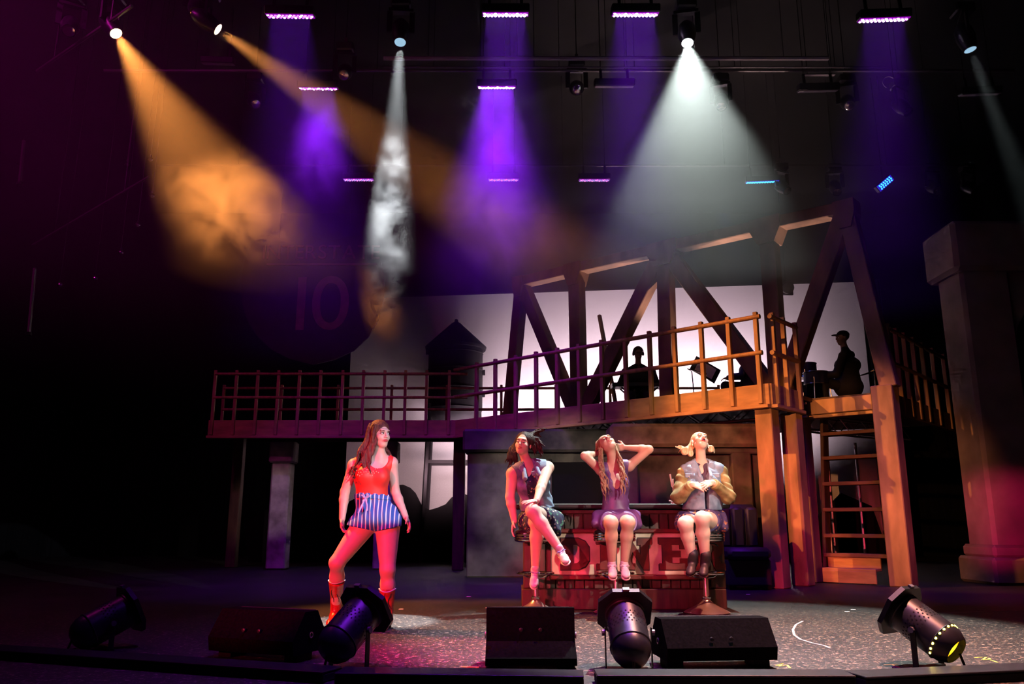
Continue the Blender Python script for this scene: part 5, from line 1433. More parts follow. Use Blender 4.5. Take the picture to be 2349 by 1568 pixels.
def vest_woman():
    Y = SL.y + .03
    s = dict(stool=SL, label='person in denim vest and dark floral dress with crossed legs on a bar stool', skin='skin_light', lips='lip_rose', brow='hair_black',
        hipC=J(1238, 1192, Y), waist=J(1230, 1152, Y - .02), chest=J(1222, 1110, Y - .06), neck=J(1211, 1064, Y - .09),
        shL=J(1176, 1086, Y - .13), shR=J(1256, 1072, Y - .06), hipL=J(1216, 1198, Y - .02), hipR=J(1260, 1198, Y),
        knL=J(1232, 1197, Y - .46), anL=J(1228, 1302, Y - .36), knR=J(1222, 1172, Y - .55), anR=J(1283, 1258, Y - .62),
        elL=J(1170, 1139, Y - .14), wrL=J(1180, 1195, Y - .14), elR=J(1243, 1112, Y - .30), wrR=J(1231, 1148, Y - .50),
        Ch=J(1200, 1017, Y - .12), Rh=rot_head((-.28, -.95, .10), (.16, .08, 1)), w=(.185, .145, .155), bust=.066, ra=(.060, .046, .030), rl=(.108, .066, .062, .038))
    s['hands'] = [((s['wrL'], V(-.22, -.15, -1), V(.9, -.2, 0), V(.3, -1, 0)), dict(curl=.30, spread=1.5)), ((s['wrR'], V(-.85, -.35, -.10), V(0, .3, -1), V(-.3, -.6, .6)), dict(curl=.10, spread=2.6, thumb=-.3))]
    root, body, T, R, F = seated(s); Ch, Rh = s['Ch'], s['Rh']
    # dress
    d = T.copy().offset(.008); d.ell(J(1205, 1078, Y - .20), V(.07, .12, .075), None, .01, 'sub'); d.clip(V(0, 0, -1), J(1230, 1190, Y)); d.clip(V(0, 0, 1), J(1220, 1082, Y - .1))
    d.ell(s['shL'] + V(-.03, 0, .0), V(.07, .2, .12), None, .01, 'sub'); d.ell(s['shR'] + V(.03, 0, .0), V(.07, .2, .12), None, .01, 'sub')
    d.build('dress', 'floral_navy', root)
    k = field([s['hipC'], s['knL'], s['knR'], J(1290, 1235, Y - .2)], .17, .006)
    k.ell(s['hipC'] + V(0, -.02, -.01), V(.20, .16, .12), None, .03); k.cone(s['hipL'], s['knL'] * .70 + s['hipL'] * .30, .130, .092, .04); k.cone(s['hipR'] + V(.01, 0, 0), s['knR'] * .62 + s['hipR'] * .38, .135, .096, .04)
    k.cone(J(1278, 1190, Y - .05), J(1280, 1222, Y - .18), .06, .030, .05); k.cone(J(1262, 1192, Y - .2), J(1280, 1215, Y - .25), .06, .03, .05)
    k.wave(.005, 70, (1, .6, .3)); k.clip(V(0, -1, .1), s['hipC'] + V(0, -.38, 0))
    k.build('skirt', 'floral_navy', root)
    # vest, open at the front
    v = T.copy().offset(.026); v.wave(.003, 60, (.6, .3, 1))
    v.ell(s['chest'] + R @ V(-.035, -.17, -.02), V(.062, .16, .30), R, .01, 'sub'); v.cone(s['neck'] + V(0, -.02, -.03), s['neck'] + V(0, -.03, .2), .070, .075, .01, 'sub')
    v.ell(s['shL'] + R @ V(-.035, 0, -.01), V(.062, .2, .10), R, .01, 'sub'); v.ell(s['shR'] + R @ V(.030, -.02, -.02), V(.062, .2, .105), R, .01, 'sub')
    v.clip(-R[:, 2] + V(-.1, 0, 0), J(1240, 1166, Y - .05)); vo = v.build('denim_vest', 'denim', root)
    for sx, sh in ((-1, s['shL']), (1, s['shR'])):
        c0 = s['neck'] + R @ V(.055 * sx, -.03, .03); c1 = s['chest'] + R @ V(.075 * sx - .02, -.135, .09)
        Cc = field([c0, c1], .06, .005); Cc.cone(c0, c1, .016, .026, .01); Cc.ell((c0 + c1) / 2 + R @ V(.02 * sx, 0, 0), V(.032, .013, .06), R, .01); Cc.build('collar', 'denim_collar', vo)
        pk = v.hit(1197 if sx < 0 else 1228, 1082 if sx < 0 else 1084, Y - .5, Y)
        if sx > 0:
            MB().box(tuple(pk), (.080, .012, .045), Matrix(R.tolist()), .005).build('pocket_flap', 'denim_collar', vo)
            blob('button', pk + R @ V(0, -.010, -.012), R, (.006, .004, .006), 'gold_ring', vo, 6)
    for t in range(5): blob('button', v.hit(1215 + 1.2 * t, 1092 + 13 * t, Y - .5, Y), R, (.006, .004, .006), 'gold_ring', vo, 6)
    shoe(root, s['anL'], J(1224, 1340, Y - .52), V(0, -.8, .6), 'shoe_pale', 'shoe_sole', lace='lace_violet')
    shoe(root, s['anR'], J(1302, 1292, Y - .78), V(-.3, -.45, .8), 'shoe_pale', 'shoe_sole', lace='lace_violet')
    H = field([Ch, J(1160, 1075, Y - .1), J(1262, 980, Y)], .10, .0055)
    H.ell(Ch + Rh @ V(0, .030, .036), V(.088, .102, .095), Rh, .01); H.ell(Ch + Rh @ V(-.004, -.105, -.030), V(.066, .085, .098), Rh, .012, 'sub')
    H.cone(Ch + Rh @ V(-.05, .04, .02), J(1172, 1050, Y - .06), .05, .035, .03); H.cone(Ch + Rh @ V(.05, .05, .04), J(1232, 1030, Y - .04), .06, .04, .04)
    locks(H, 18, lambda rg: Ch + Rh @ V(-.05 + U_(rg, -.02, .03), .04, .06), lambda rg: J(1170 + U_(rg, -6, 10), 1030, Y - .06), lambda rg: J(1174 + U_(rg, -14, 16), 1064 + U_(rg, -16, 14), Y - .10), .012, .012, 1.8, 21, .010)
    locks(H, 20, lambda rg: Ch + Rh @ V(.05 + U_(rg, -.03, .02), .03, .06), lambda rg: J(1240 + U_(rg, -12, 6), 1006 + U_(rg, -10, 10), Y - .06), lambda rg: J(1234 + U_(rg, -16, 16), 1038 + U_(rg, -16, 14), Y - .12), .012, .012, 1.8, 22, .010)
    locks(H, 12, lambda rg: Ch + Rh @ V(.03 + U_(rg, -.04, .03), .05, .09), lambda rg: J(1226, 988 + U_(rg, -4, 8), Y), lambda rg: J(1244 + U_(rg, -12, 12), 990 + U_(rg, -8, 16), Y), .006, .006, 1.0, 23, .008)
    locks(H, 3, lambda rg: J(1224, 990, Y), lambda rg: J(1240, 980, Y), lambda rg: J(1256 + U_(rg, -8, 4), 984 + U_(rg, -4, 6), Y), .004, .004, .8, 25)
    H.build('hair', 'hair_black', root, 1)
    c = Ch + Rh @ V(-.088, .0, -.075)
    MB().tube([tuple(c + V(.022 * math.cos(a), .006 * math.sin(a), .022 * math.sin(a))) for a in [2 * math.pi * i / 18 for i in range(18)]], .0025, 6, close=True).build('earring', 'gold_ring', root, True)
vest_woman()

def dress_woman():
    Y = SM.y + .03
    s = dict(stool=SM, label='person in purple dress on a bar stool with hands behind the head', skin='skin_tan', lips='lip_rose', brow='hair_brown_blonde',
        hipC=J(1413, 1192, Y), waist=J(1412, 1152, Y), chest=J(1411, 1110, Y - .02), neck=J(1408, 1066, Y - .02),
        shL=J(1378, 1078, Y - .02), shR=J(1444, 1068, Y - .02), hipL=J(1394, 1198, Y - .02), hipR=J(1433, 1198, Y - .02),
        knL=J(1402, 1198, Y - .46), anL=J(1404, 1291, Y - .34), knR=J(1441, 1198, Y - .46), anR=J(1432, 1291, Y - .34),
        elL=J(1341, 1045, Y - .10), wrL=J(1372, 1040, Y + .06), elR=J(1489, 1030, Y - .10), wrR=J(1434, 1026, Y + .04),
        Ch=J(1393, 1019, Y - .04), Rh=rot_head((-.10, -.72, .68), (-.42, .62, .62)), w=(.165, .122, .135), bust=.052, ra=(.048, .040, .027), rl=(.094, .064, .058, .036))
    s['hands'] = [((s['wrL'], V(.9, .1, .1), V(.1, 1, .1), V(0, -.1, 1)), dict(curl=.35)), ((s['wrR'], V(-.9, .1, .05), V(-.1, 1, .1), V(0, -.1, 1)), dict(curl=.35))]
    root, body, T, R, F = seated(s); Ch, Rh = s['Ch'], s['Rh']
    d = T.copy().offset(.014)
    d.cone(s['neck'] + V(0, -.08, .02), s['chest'] + R @ V(.0, -.13, -.04), .080, .030, .004, 'sub'); d.cone(s['neck'] + V(0, 0, -.02), s['neck'] + V(0, -.02, .2), .068, .07, .01, 'sub')
    d.ell(s['shL'] + R @ V(-.05, 0, .0), V(.072, .2, .13), R, .01, 'sub'); d.ell(s['shR'] + R @ V(.05, 0, .0), V(.072, .2, .13), R, .01, 'sub')
    d.clip(V(0, 0, -1), J(1412, 1195, Y)); d.wave(.003, 55, (.4, .3, 1)); dr = d.build('dress', 'dress_purple', root)
    k = field([s['hipC'], s['knL'], s['knR']], .20, .006)
    k.ell(s['hipC'] + V(0, -.03, 0), V(.205, .17, .11), None, .03)
    for hp, kn_ in ((s['hipL'], s['knL']), (s['hipR'], s['knR'])): k.cone(hp, kn_ * .66 + hp * .34, .125, .098, .05)
    k.cone(J(1370, 1180, Y - .1), J(1366, 1200, Y - .22), .05, .04, .05); k.cone(J(1458, 1180, Y - .1), J(1463, 1202, Y - .22), .05, .04, .05)
    k.wave(.004, 60, (1, .7, 0)); k.clip(V(0, -1, .35), s['hipC'] + V(0, -.30, 0)); k.build('skirt', 'dress_purple', dr)
    for hand_x, an, tx in ((0, s['anL'], 1407), (1, s['anR'], 1438)):
        shoe(root, an, J(tx, 1326, Y - .50), V(0, -.42, .9), 'shoe_pale', 'shoe_sole', lace='shoe_pale')
    H = field([Ch, J(1375, 1170, Y - .2), J(1450, 1040, Y)], .10, .0055)
    H.ell(Ch + Rh @ V(0, .034, .036), V(.086, .100, .092), Rh, .01); H.ell(Ch + Rh @ V(0, -.105, -.030), V(.066, .085, .100), Rh, .012, 'sub')
    locks(H, 17, lambda rg: Ch + Rh @ V(-.07, U_(rg, .0, .07), U_(rg, -.03, .05)), lambda rg: J(1376 + U_(rg, -4, 8), 1080, Y - .22), lambda rg: J(1395 + U_(rg, -14, 10), 1140 + U_(rg, -26, 24), Y - .20), .012, .0085, 3.0, 31)
    locks(H, 16, lambda rg: Ch + Rh @ V(.07, U_(rg, .0, .07), U_(rg, -.03, .03)), lambda rg: J(1436 + U_(rg, -5, 5), 1075, Y - .22), lambda rg: J(1430 + U_(rg, -9, 11), 1125 + U_(rg, -30, 26), Y - .20), .012, .0085, 3.0, 32)
    locks(H, 6, lambda rg: Ch + Rh @ V(U_(rg, -.05, .0), .02, .11), lambda rg: J(1368 + U_(rg, -4, 8), 1008, Y), lambda rg: J(1366 + U_(rg, -5, 8), 1036, Y + .02), .008, .008, 1.2, 33)
    H.build('hair', 'hair_brown_blonde', root, 0)
dress_woman()

def jacket_woman():
    Y = SR.y + .03
    s = dict(stool=SR, label='person in denim jacket and floral skirt on a bar stool with clasped hands', skin='skin_light', lips='lip_red', brow='hair_blonde', mouth=True,
        hipC=J(1612, 1192, Y), waist=J(1612, 1152, Y), chest=J(1611, 1112, Y - .02), neck=J(1608, 1064, Y - .03),
        shL=J(1569, 1083, Y - .04), shR=J(1653, 1080, Y - .04), hipL=J(1592, 1198, Y - .02), hipR=J(1636, 1198, Y - .02),
        knL=J(1572, 1201, Y - .46), anL=J(1589, 1284, Y - .36), knR=J(1611, 1189, Y - .50), anR=J(1618, 1286, Y - .38),
        elL=J(1556, 1140, Y - .12), wrL=J(1588, 1110, Y - .30), elR=J(1670, 1138, Y - .12), wrR=J(1634, 1106, Y - .30),
        Ch=J(1606, 1013, Y - .05), Rh=rot_head((.16, -.80, .58), (.06, .58, .80)), w=(.180, .145, .155), bust=.064, ra=(.052, .042, .029), rl=(.106, .070, .062, .039))
    s['hands'] = [((s['wrL'], V(.92, -.22, -.28), V(-.1, .6, -.5), V(0, -.5, .9)), dict(curl=.22, spread=1.6)), ((s['wrR'], V(-.92, -.30, -.26), V(.1, .6, -.5), V(0, -.5, .9)), dict(curl=.22, spread=1.6))]
    root, body, T, R, F = seated(s); Ch, Rh = s['Ch'], s['Rh']
    sh2 = T.copy().offset(.010); sh2.ell(J(1610, 1075, Y - .18), V(.055, .12, .06), None, .01, 'sub'); sh2.clip(V(0, 0, -1), J(1612, 1185, Y)); sh2.clip(R[:, 2], s['neck'] + R[:, 2] * .01); sh2.build('shirt', 'shirt_dark', root)
    j = T.copy(); j.cone(s['hipC'] + V(0, 0, .06), s['chest'], .155, .15, .06); j.ell(s['chest'] + V(0, 0, -.06), V(.185, .13, .16), R, .04); j.offset(.030); j.wave(.0035, 55, (.5, .4, 1))
    j.ell(s['chest'] + R @ V(0, -.20, -.02), V(.020, .15, .30), R, .01, 'sub'); j.cone(s['neck'] + R @ V(0, -.06, .0), s['chest'] + R @ V(0, -.18, .04), .070, .020, .01, 'sub'); j.cone(s['neck'] + V(0, 0, -.01), s['neck'] + V(0, -.02, .2), .072, .08, .01, 'sub')
    j.clip(-R[:, 2], J(1612, 1168, Y)); jo = j.build('denim_jacket', 'denim', root)
    for sx in (-1, 1):
        c0 = s['neck'] + R @ V(.060 * sx, .0, .045); c1 = s['chest'] + R @ V(.055 * sx, -.150, .085)
        Cc = field([c0, c1], .07, .005); Cc.cone(c0, c1, .015, .020, .01); Cc.ell((c0 + c1) / 2 + R @ V(.028 * sx, -.004, -.01), V(.042, .014, .075), R, .01); Cc.build('collar', 'denim_collar', jo)
        pk = j.hit(1611 + 30 * sx, 1090, Y - .5, Y)
        MB().box(tuple(pk), (.085, .012, .045), Matrix(R.tolist()), .005).build('pocket_flap', 'denim_collar', jo)
        blob('button', pk + R @ V(0, -.010, -.012), R, (.006, .004, .006), 'gold_ring', jo, 6)
    for t in range(4): blob('button', j.hit(1621, 1118 + 13 * t, Y - .5, Y), R, (.006, .004, .006), 'gold_ring', jo, 6)
    for sh, el, wr in ((s['shL'], s['elL'], s['wrL']), (s['shR'], s['elR'], s['wrR'])):
        A_ = field([sh, el, wr], .13, .0058); A_.cone(sh, el, .068, .064, .03); A_.ell(el, V(.066, .066, .066), None, .03); A_.cone(el, wr + (el - wr) * .12, .066, .048, .03)
        A_.wave(.005, 75, (.4, .2, 1)); A_.clip(wr - el, wr + (el - wr) * .06); sl_ = A_.build('sleeve', 'sleeve_olive', jo)
        q = wr + (el - wr) * .10; dd = unit(wr - el)
        Cf = field([q], .09, .005); Cf.cone(q - dd * .022, q + dd * .010, .054, .050, .01); Cf.clip(dd, q + dd * .012); Cf.clip(-dd, q - dd * .035); Cf.build('cuff', 'sleeve_olive', sl_)
    k = field([s['hipC'], s['knL'], s['knR']], .20, .006)
    k.ell(s['hipC'] + V(0, -.03, 0), V(.22, .18, .11), None, .03)
    for hp, kn_ in ((s['hipL'], s['knL']), (s['hipR'], s['knR'])): k.cone(hp, kn_ * .60 + hp * .40, .130, .104, .05)
    k.cone(J(1655, 1185, Y - .1), J(1662, 1210, Y - .20), .05, .035, .05); k.cone(J(1562, 1185, Y - .1), J(1556, 1205, Y - .22), .05, .04, .05)
    k.wave(.005, 62, (1, .7, 0)); k.clip(V(0, -1, .3), s['hipC'] + V(0, -.27, 0)); k.build('skirt', 'floral_night', root)
    for an, tx, ty in ((s['anL'], 1580, 1318), (s['anR'], 1612, 1322)):
        shoe(root, an, J(tx, ty, Y - .54), V(0, -.42, .9), 'bootie_black', 'boot_sole', 'ankle_boot', .055)
    H = field([Ch, J(1560, 1040, Y), J(1640, 1035, Y)], .12, .005)
    H.ell(Ch + Rh @ V(0, .030, .036), V(.084, .100, .092), Rh, .01); H.ell(Ch + Rh @ V(0, -.105, -.030), V(.066, .085, .100), Rh, .012, 'sub')
    for bx, by_, rr in ((1571, 1034, .040), (1584, 1040, .028), (1630, 1029, .034)):
        c = J(bx, by_, Y - .04)
        for q in (0, 1):
            ring = [c + V(rr * .62 * math.cos(a), -.012 + .024 * q, rr * .70 * math.sin(a)) for a in [2 * math.pi * i / 14 for i in range(15)]]
            H.chain(ring, [rr * .36] * 15, .006)
        H.cone(c, Ch + Rh @ V(.06 * (1 if bx > 1606 else -1), .04, .0), rr * .4, .03, .02)
    locks(H, 7, lambda rg: J(1574, 1030, Y - .02), lambda rg: J(1564, 1026 + U_(rg, -6, 6), Y), lambda rg: J(1552 + U_(rg, -6, 6), 1028 + U_(rg, -8, 14), Y), .003, .004, .8, 41)
    locks(H, 4, lambda rg: J(1633, 1024, Y - .02), lambda rg: J(1640, 1022 + U_(rg, -4, 8), Y), lambda rg: J(1637 + U_(rg, -3, 4), 1040 + U_(rg, -6, 6), Y), .003, .004, .8, 42)
    H.build('hair', 'hair_blonde', root, 0)
    for sx in (-1, 1): blob('earring', Ch + Rh @ V(.082 * sx, .008, -.052), Rh, (.006, .006, .010), 'gold_ring', root, 6)
jacket_woman()

# ------------------------------------------------------------------ the band on the platform
def player(label, hipC, chest, neck, shL, shR, Ch, Rh, elL, wrL, elR, wrR, knL, anL, knR, anR, hairm, cloth='clothes_black', cap=None, phones=False, hair_len=0.0, h=.010, dep=1.15, wide=1.0):
    root = thing('person', label, 'person', (hipC[0], hipC[1], ZD))
    pts = [hipC, shL, shR, elL, wrL, elR, wrR, knL, anL, knR, anR, Ch + V(0, 0, .12)]
    F = field(pts, .2, h); waist = hipC * .5 + chest * .5
    torso(F, hipC, waist, chest, neck, shL, shR, hipC + unit(shL - shR) * .09, hipC + unit(shR - shL) * .09, (.18 * wide, .165 * wide, .180 * wide), 0, dep=dep)
    C_ = F.copy()
    F.cone(neck - V(0, 0, .02), Ch - Rh[:, 2] * .06, .058, .055, .03); head(F, Ch, Rh, 1.04)
    arm(F, shL, elL, wrL); arm(F, shR, elR, wrR)
    hL = hipC + unit(shL - shR) * .09; hR = hipC + unit(shR - shL) * .09
    leg(F, hL, knL, anL, (.09, .062, .058, .042)); leg(F, hR, knR, anR, (.09, .062, .058, .042))
    for el, wr in ((elL, wrL), (elR, wrR)): hand(F, wr, wr - el, V(0, 0, -1), V(1, 0, 0), .4)
    for an, kn_ in ((anL, knL), (anR, knR)): F.ell(an + V(0, -.06, -.045), V(.045, .12, .04), None, .03)
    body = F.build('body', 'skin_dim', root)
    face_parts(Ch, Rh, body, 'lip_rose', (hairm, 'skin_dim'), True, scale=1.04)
    S_ = C_
    for sh, el, wr in ((shL, elL, wrL), (shR, elR, wrR)): S_.ell(sh, V(1, 1, 1) * .06, None, .03); S_.cone(sh, el, .058, .05, .02); S_.cone(el, wr, .05, .036, .02)
    S_.offset(.014); S_.cone(neck + V(0, 0, .02), neck + V(0, 0, .25), .06, .08, .01, 'sub'); S_.build('jacket', cloth, root)
    T_ = field(pts, .2, h)
    T_.ell(hipC, V(.17, .13, .11), None, .03); leg(T_, hL, knL, anL, (.09, .064, .06, .046)); leg(T_, hR, knR, anR, (.09, .064, .06, .046)); T_.offset(.014); T_.build('trousers', 'clothes_black', root)
    for an in (anL, anR):
        B = field([an], .2, .010); B.ell(an + V(0, -.06, -.045), V(.05, .13, .045), None, .03); B.cone(an, an - V(0, 0, .04), .055, .05, .03); B.build('shoe', 'clothes_black', root)
    H = field([Ch], .22, .008)
    H.ell(Ch + Rh @ V(0, .026, .042), V(.084, .100, .090), Rh, .01); H.ell(Ch + Rh @ V(0, -.105, -.030), V(.068, .080, .098), Rh, .012, 'sub')
    if hair_len: H.cone(Ch + Rh @ V(0, .06, 0), Ch + Rh @ V(0, .07, -hair_len), .075, .05, .03)
    H.build('hair', hairm, root, 0)
    if cap:
        K = field([Ch], .26, .007); K.ell(Ch + Rh @ V(0, .02, .052), V(.094, .110, .082), Rh, .01); K.clip(-Rh[:, 2], Ch + Rh[:, 2] * .045)
        K.ell(Ch + Rh @ V(0, -.115, .050), V(.068, .075, .010), Rh, .01); K.build('cap', cap, root, 0)
    if phones:
        MB().tube([tuple(Ch + Rh @ V(.098 * math.cos(a), .01, .02 + .112 * math.sin(a))) for a in [math.pi * i / 14 for i in range(15)]], .010, 8).build('headphone_band', 'lantern_black', root, True)
        for sx in (-1, 1):
            e = MB().lathe([(.0, 0), (.036, 0), (.042, .012), (.036, .028), (.0, .03)], tuple(Ch + Rh @ V(.080 * sx, .008, -.008)), 16, axis_rot(tuple(Rh[:, 0] * sx))).build('ear_cup', 'lantern_black', root, True)
            MB().tube([tuple(Ch + Rh @ V(.112 * sx, .008, -.012) + V(0, .024 * math.cos(a), .024 * math.sin(a))) for a in [2 * math.pi * i / 12 for i in range(12)]], .003, 5, close=True).build('trim_ring', 'white_plastic', e, True)
    return root
Yk = 15.6
player('keyboard player wearing headphones, dark against the screen, facing the house', J(1465, 900, Yk), J(1465, 868, Yk - .03), J(1464, 838, Yk - .05), J(1434, 853, Yk - .03), J(1496, 853, Yk - .03), J(1464, 810, Yk - .08), rot_head((0, -1, -.25), (0, -.2, 1)),
       J(1424, 878, Yk - .12), J(1446, 888, Yk - .38), J(1506, 878, Yk - .12), J(1484, 888, Yk - .38), J(1448, 903, Yk - .42), V(J(1448, 903, Yk)[0], Yk - .40, ZD + .09), J(1484, 903, Yk - .42), V(J(1484, 903, Yk)[0], Yk - .40, ZD + .09), 'hair_black', phones=True, wide=1.2)
Yg = 13.75
player('band player in blue lit jacket bent beside the truss brace, facing the keyboards', J(1728, 890, Yg), J(1724, 848, Yg), J(1712, 818, Yg), J(1716, 832, Yg - .18), J(1726, 830, Yg + .18), J(1692, 798, Yg), rot_head((-1, -.25, -.12), (-.1, 0, 1)),
       J(1702, 862, Yg - .22), J(1672, 866, Yg - .18), J(1714, 862, Yg + .20), J(1680, 862, Yg + .12), J(1664, 885, Yg - .10), V(J(1668, 900, Yg)[0], Yg - .10, ZD + .09), J(1668, 885, Yg + .12), V(J(1670, 900, Yg)[0], Yg + .12, ZD + .09), 'hair_grey_blond', 'clothes_navy', hair_len=.12, dep=1.9, wide=1.15)
Yd = 13.5
player('drummer in a dark peaked cap seated at the stair end of the platform, side on', J(1946, 886, Yd), J(1944, 838, Yd), J(1938, 800, Yd), J(1934, 816, Yd - .19), J(1950, 814, Yd + .19), J(1932, 775, Yd), rot_head((-1, -.15, -.03), (-.02, 0, 1)),
       J(1918, 858, Yd - .24), J(1884, 862, Yd - .16), J(1932, 858, Yd + .24), J(1890, 858, Yd + .16), J(1888, 876, Yd - .12), V(J(1888, 900, Yd)[0], Yd - .12, ZD + .09), J(1890, 876, Yd + .12), V(J(1890, 900, Yd)[0], Yd + .12, ZD + .09), 'hair_black', cap='clothes_black', dep=1.9, wide=1.15)
# seats
for c, lab in ((J(1465, 912, Yk), 'round stool under the keyboard player'), (J(1728, 905, Yg), 'round stool under the band player in blue'), (J(1946, 903, Yd), 'round stool under the drummer')):
    top = c[2] - .06
    t = thing('band_stool', lab, 'stool', (c[0], c[1], ZD), 'stools of the band')
    MB().lathe([(.0, top - .05), (.16, top - .05), (.165, top - .02), (.15, top), (.0, top)], (c[0], c[1], 0), 20).build('seat', 'vinyl_black', t, True)
    for k in range(3):
        a = 2.1 * k + .3; MB().tube([(c[0], c[1], top - .05), (c[0] + .2 * math.cos(a), c[1] + .2 * math.sin(a), ZD)], .012, 6).build('leg', 'black_metal', t, True)
# keyboard and stand
kx0, kx1 = P(1402, 880, Yk - .42).x, P(1528, 880, Yk - .42).x; kz = P(1465, 884, Yk - .42).z
t = thing('keyboard', 'long black stage piano before the headphone player', 'keyboard', ((kx0 + kx1) / 2, Yk - .42, kz))
MB().box(((kx0 + kx1) / 2, Yk - .42, kz), (kx1 - kx0, .30, .08), None, .012).build('case', 'lantern_black', t)
for i in range(14):
    w_ = (kx1 - kx0 - .08) / 14; MB().box((kx0 + .04 + w_ * (i + .5), Yk - .34, kz + .045), (w_ - .004, .13, .014), None, .002).build('white_key', 'white_plastic', t)
t2 = thing('keyboard_stand', 'black crossed-leg stand under the stage piano', 'stand', ((kx0 + kx1) / 2, Yk - .42, ZD))
cxk = (kx0 + kx1) / 2
for dy in (-.1, .1):
    MB().tube([(cxk - .36, Yk - .42 + dy, ZD), (cxk + .34, Yk - .42 + dy, kz - .05)], .016, 6).build('leg', 'black_metal', t2, True)
    MB().tube([(cxk + .36, Yk - .42 + dy, ZD), (cxk - .34, Yk - .42 + dy, kz - .05)], .016, 6).build('leg', 'black_metal', t2, True)
for sx in (-.35, .35): MB().tube([(cxk + sx, Yk - .55, ZD + .012), (cxk + sx, Yk - .29, ZD + .012)], .016, 6).build('foot_bar', 'black_metal', t2, True)
# music stand with a blue lit sheet, microphone stand, drums and cymbal
p = P(1618, 850, 14.2)
t = thing('music_stand', 'tilted music stand with blue lit sheet between the players', 'music stand', (p.x, p.y, ZD))
MB().tube([(p.x, p.y, ZD + .3), (p.x, p.y, p.z)], .012, 6).build('stem', 'black_metal', t, True)
for k in range(3): a = 2.1 * k; MB().tube([(p.x, p.y, ZD + .32), (p.x + .22 * math.cos(a), p.y + .22 * math.sin(a), ZD)], .010, 6).build('leg', 'black_metal', t, True)
Rm = Matrix.Rotation(.55, 3, 'Y') @ Matrix.Rotation(-.35, 3, 'X')
MB().box((p.x, p.y, p.z + .02), (.50, .02, .32), Rm, .004).build('desk', 'black_metal', t)
MB().box((p.x, p.y - .02, p.z + .02), (.34, .004, .24), Rm).build('sheet', 'white_plastic', t)
p = P(1590, 858, 14.0)
t = thing('microphone_stand', 'thin microphone stand with curved arm beside the music stand', 'microphone stand', (p.x, p.y, ZD))
MB().tube([(p.x, p.y, ZD + .25), (p.x - .02, p.y, p.z + .05)], .010, 6).build('stem', 'black_metal', t, True)
MB().tube([(p.x - .02, p.y, p.z + .05), (p.x - .10, p.y, p.z + .10), (p.x + .16, p.y, p.z + .02)], .008, 6).build('boom', 'black_metal', t, True)
MB().lathe([(.0, -.06), (.014, -.05), (.018, .02), (.024, .04), (.02, .07), (.0, .075)], (p.x + .17, p.y, p.z + .02), 12, axis_rot((1, 0, -.3))).build('microphone', 'chrome', t, True)
for k in range(3): a = 2.1 * k + .5; MB().tube([(p.x, p.y, ZD + .27), (p.x + .22 * math.cos(a), p.y + .22 * math.sin(a), ZD)], .010, 6).build('leg', 'black_metal', t, True)
for (px, py, Y_, r_, h_, lab) in ((1872, 868, 13.4, .20, .20, 'snare drum before the drummer'), (1850, 850, 13.9, .17, .24, 'small tom drum behind the snare'), (1850, 905, 13.9, .28, .36, 'low bass drum under the tom')):
    p = P(px, py, Y_); z_ = max(p.z, ZD + h_ / 2 + .02)
    t = thing('drum', lab, 'drum', (p.x, p.y, ZD), 'drums on the platform')
    MB().lathe([(.0, z_ - h_ / 2), (r_, z_ - h_ / 2), (r_, z_ + h_ / 2), (.0, z_ + h_ / 2)], (p.x, p.y, 0), 22).build('shell', 'clothes_navy', t, True)
    for dz in (-1, 1): MB().lathe([(r_ + .004, z_ + dz * h_ / 2 - .012), (r_ + .01, z_ + dz * h_ / 2), (r_ + .004, z_ + dz * h_ / 2 + .008)], (p.x, p.y, 0), 22).build('hoop', 'chrome', t, True)
    for k in range(3): a = 2.1 * k; MB().tube([(p.x + r_ * math.cos(a), p.y + r_ * math.sin(a), z_), (p.x + (r_ + .06) * math.cos(a), p.y + (r_ + .06) * math.sin(a), ZD)], .010, 6).build('leg', 'chrome', t, True)
p = P(2005, 850, 13.4)
t = thing('cymbal', 'dull cymbal on a stand behind the drummer', 'cymbal', (p.x, p.y, ZD))
MB().lathe([(.0, .02), (.04, .014), (.05, .004), (.26, -.012), (.26, -.014), (.0, 0)], p, 28, Matrix.Rotation(-.25, 3, 'Y')).build('plate', 'gold_ring', t, True)
MB().tube([(p.x, p.y, ZD + .2), (p.x, p.y, p.z + .03)], .010, 6).build('stem', 'black_metal', t, True)
for k in range(3): a = 2.1 * k; MB().tube([(p.x, p.y, ZD + .22), (p.x + .2 * math.cos(a), p.y + .2 * math.sin(a), ZD)], .009, 6).build('leg', 'black_metal', t, True)
spot('band_blue', (3.9, 14.2, 6.6), (4.4, 13.6, 3.2), (.05, .10, 1.0), 40, 40, .6, .05)
# ================================================================== haze and smoke in the air
def haze(name, c, size, density, g=0.1, label=''):
    m = bpy.data.materials.new(name); m.use_nodes = True; name_m = m.name
    nt = m.node_tree; nt.nodes.clear()
    out = N(nt, 'ShaderNodeOutputMaterial'); vs_ = N(nt, 'ShaderNodeVolumeScatter')
    vs_.inputs['Density'].default_value = density; vs_.inputs['Anisotropy'].default_value = g
    vs_.inputs['Color'].default_value = (1, 1, 1, 1)
    nt.links.new(vs_.outputs[0], out.inputs['Volume'])
    m.cycles.homogeneous_volume = True
    MAT[name_m] = m
    o = MB().box(c, size).build(name, name_m)
    return tag(o, label, 'haze', kind='stuff')
for z0_, z1_, dens, lab in ((5.0, 9.65, .026, 'thin haze filling the air among the flown lights'), (4.25, 4.998, .021, 'thinner haze drifting at truss height'), (3.55, 4.248, .010, 'faint haze drifting over the bridge deck')):
    haze('stage_haze', (0, 14.6, (z0_ + z1_) / 2), (22.0, 12.8, z1_ - z0_), dens, label=lab)
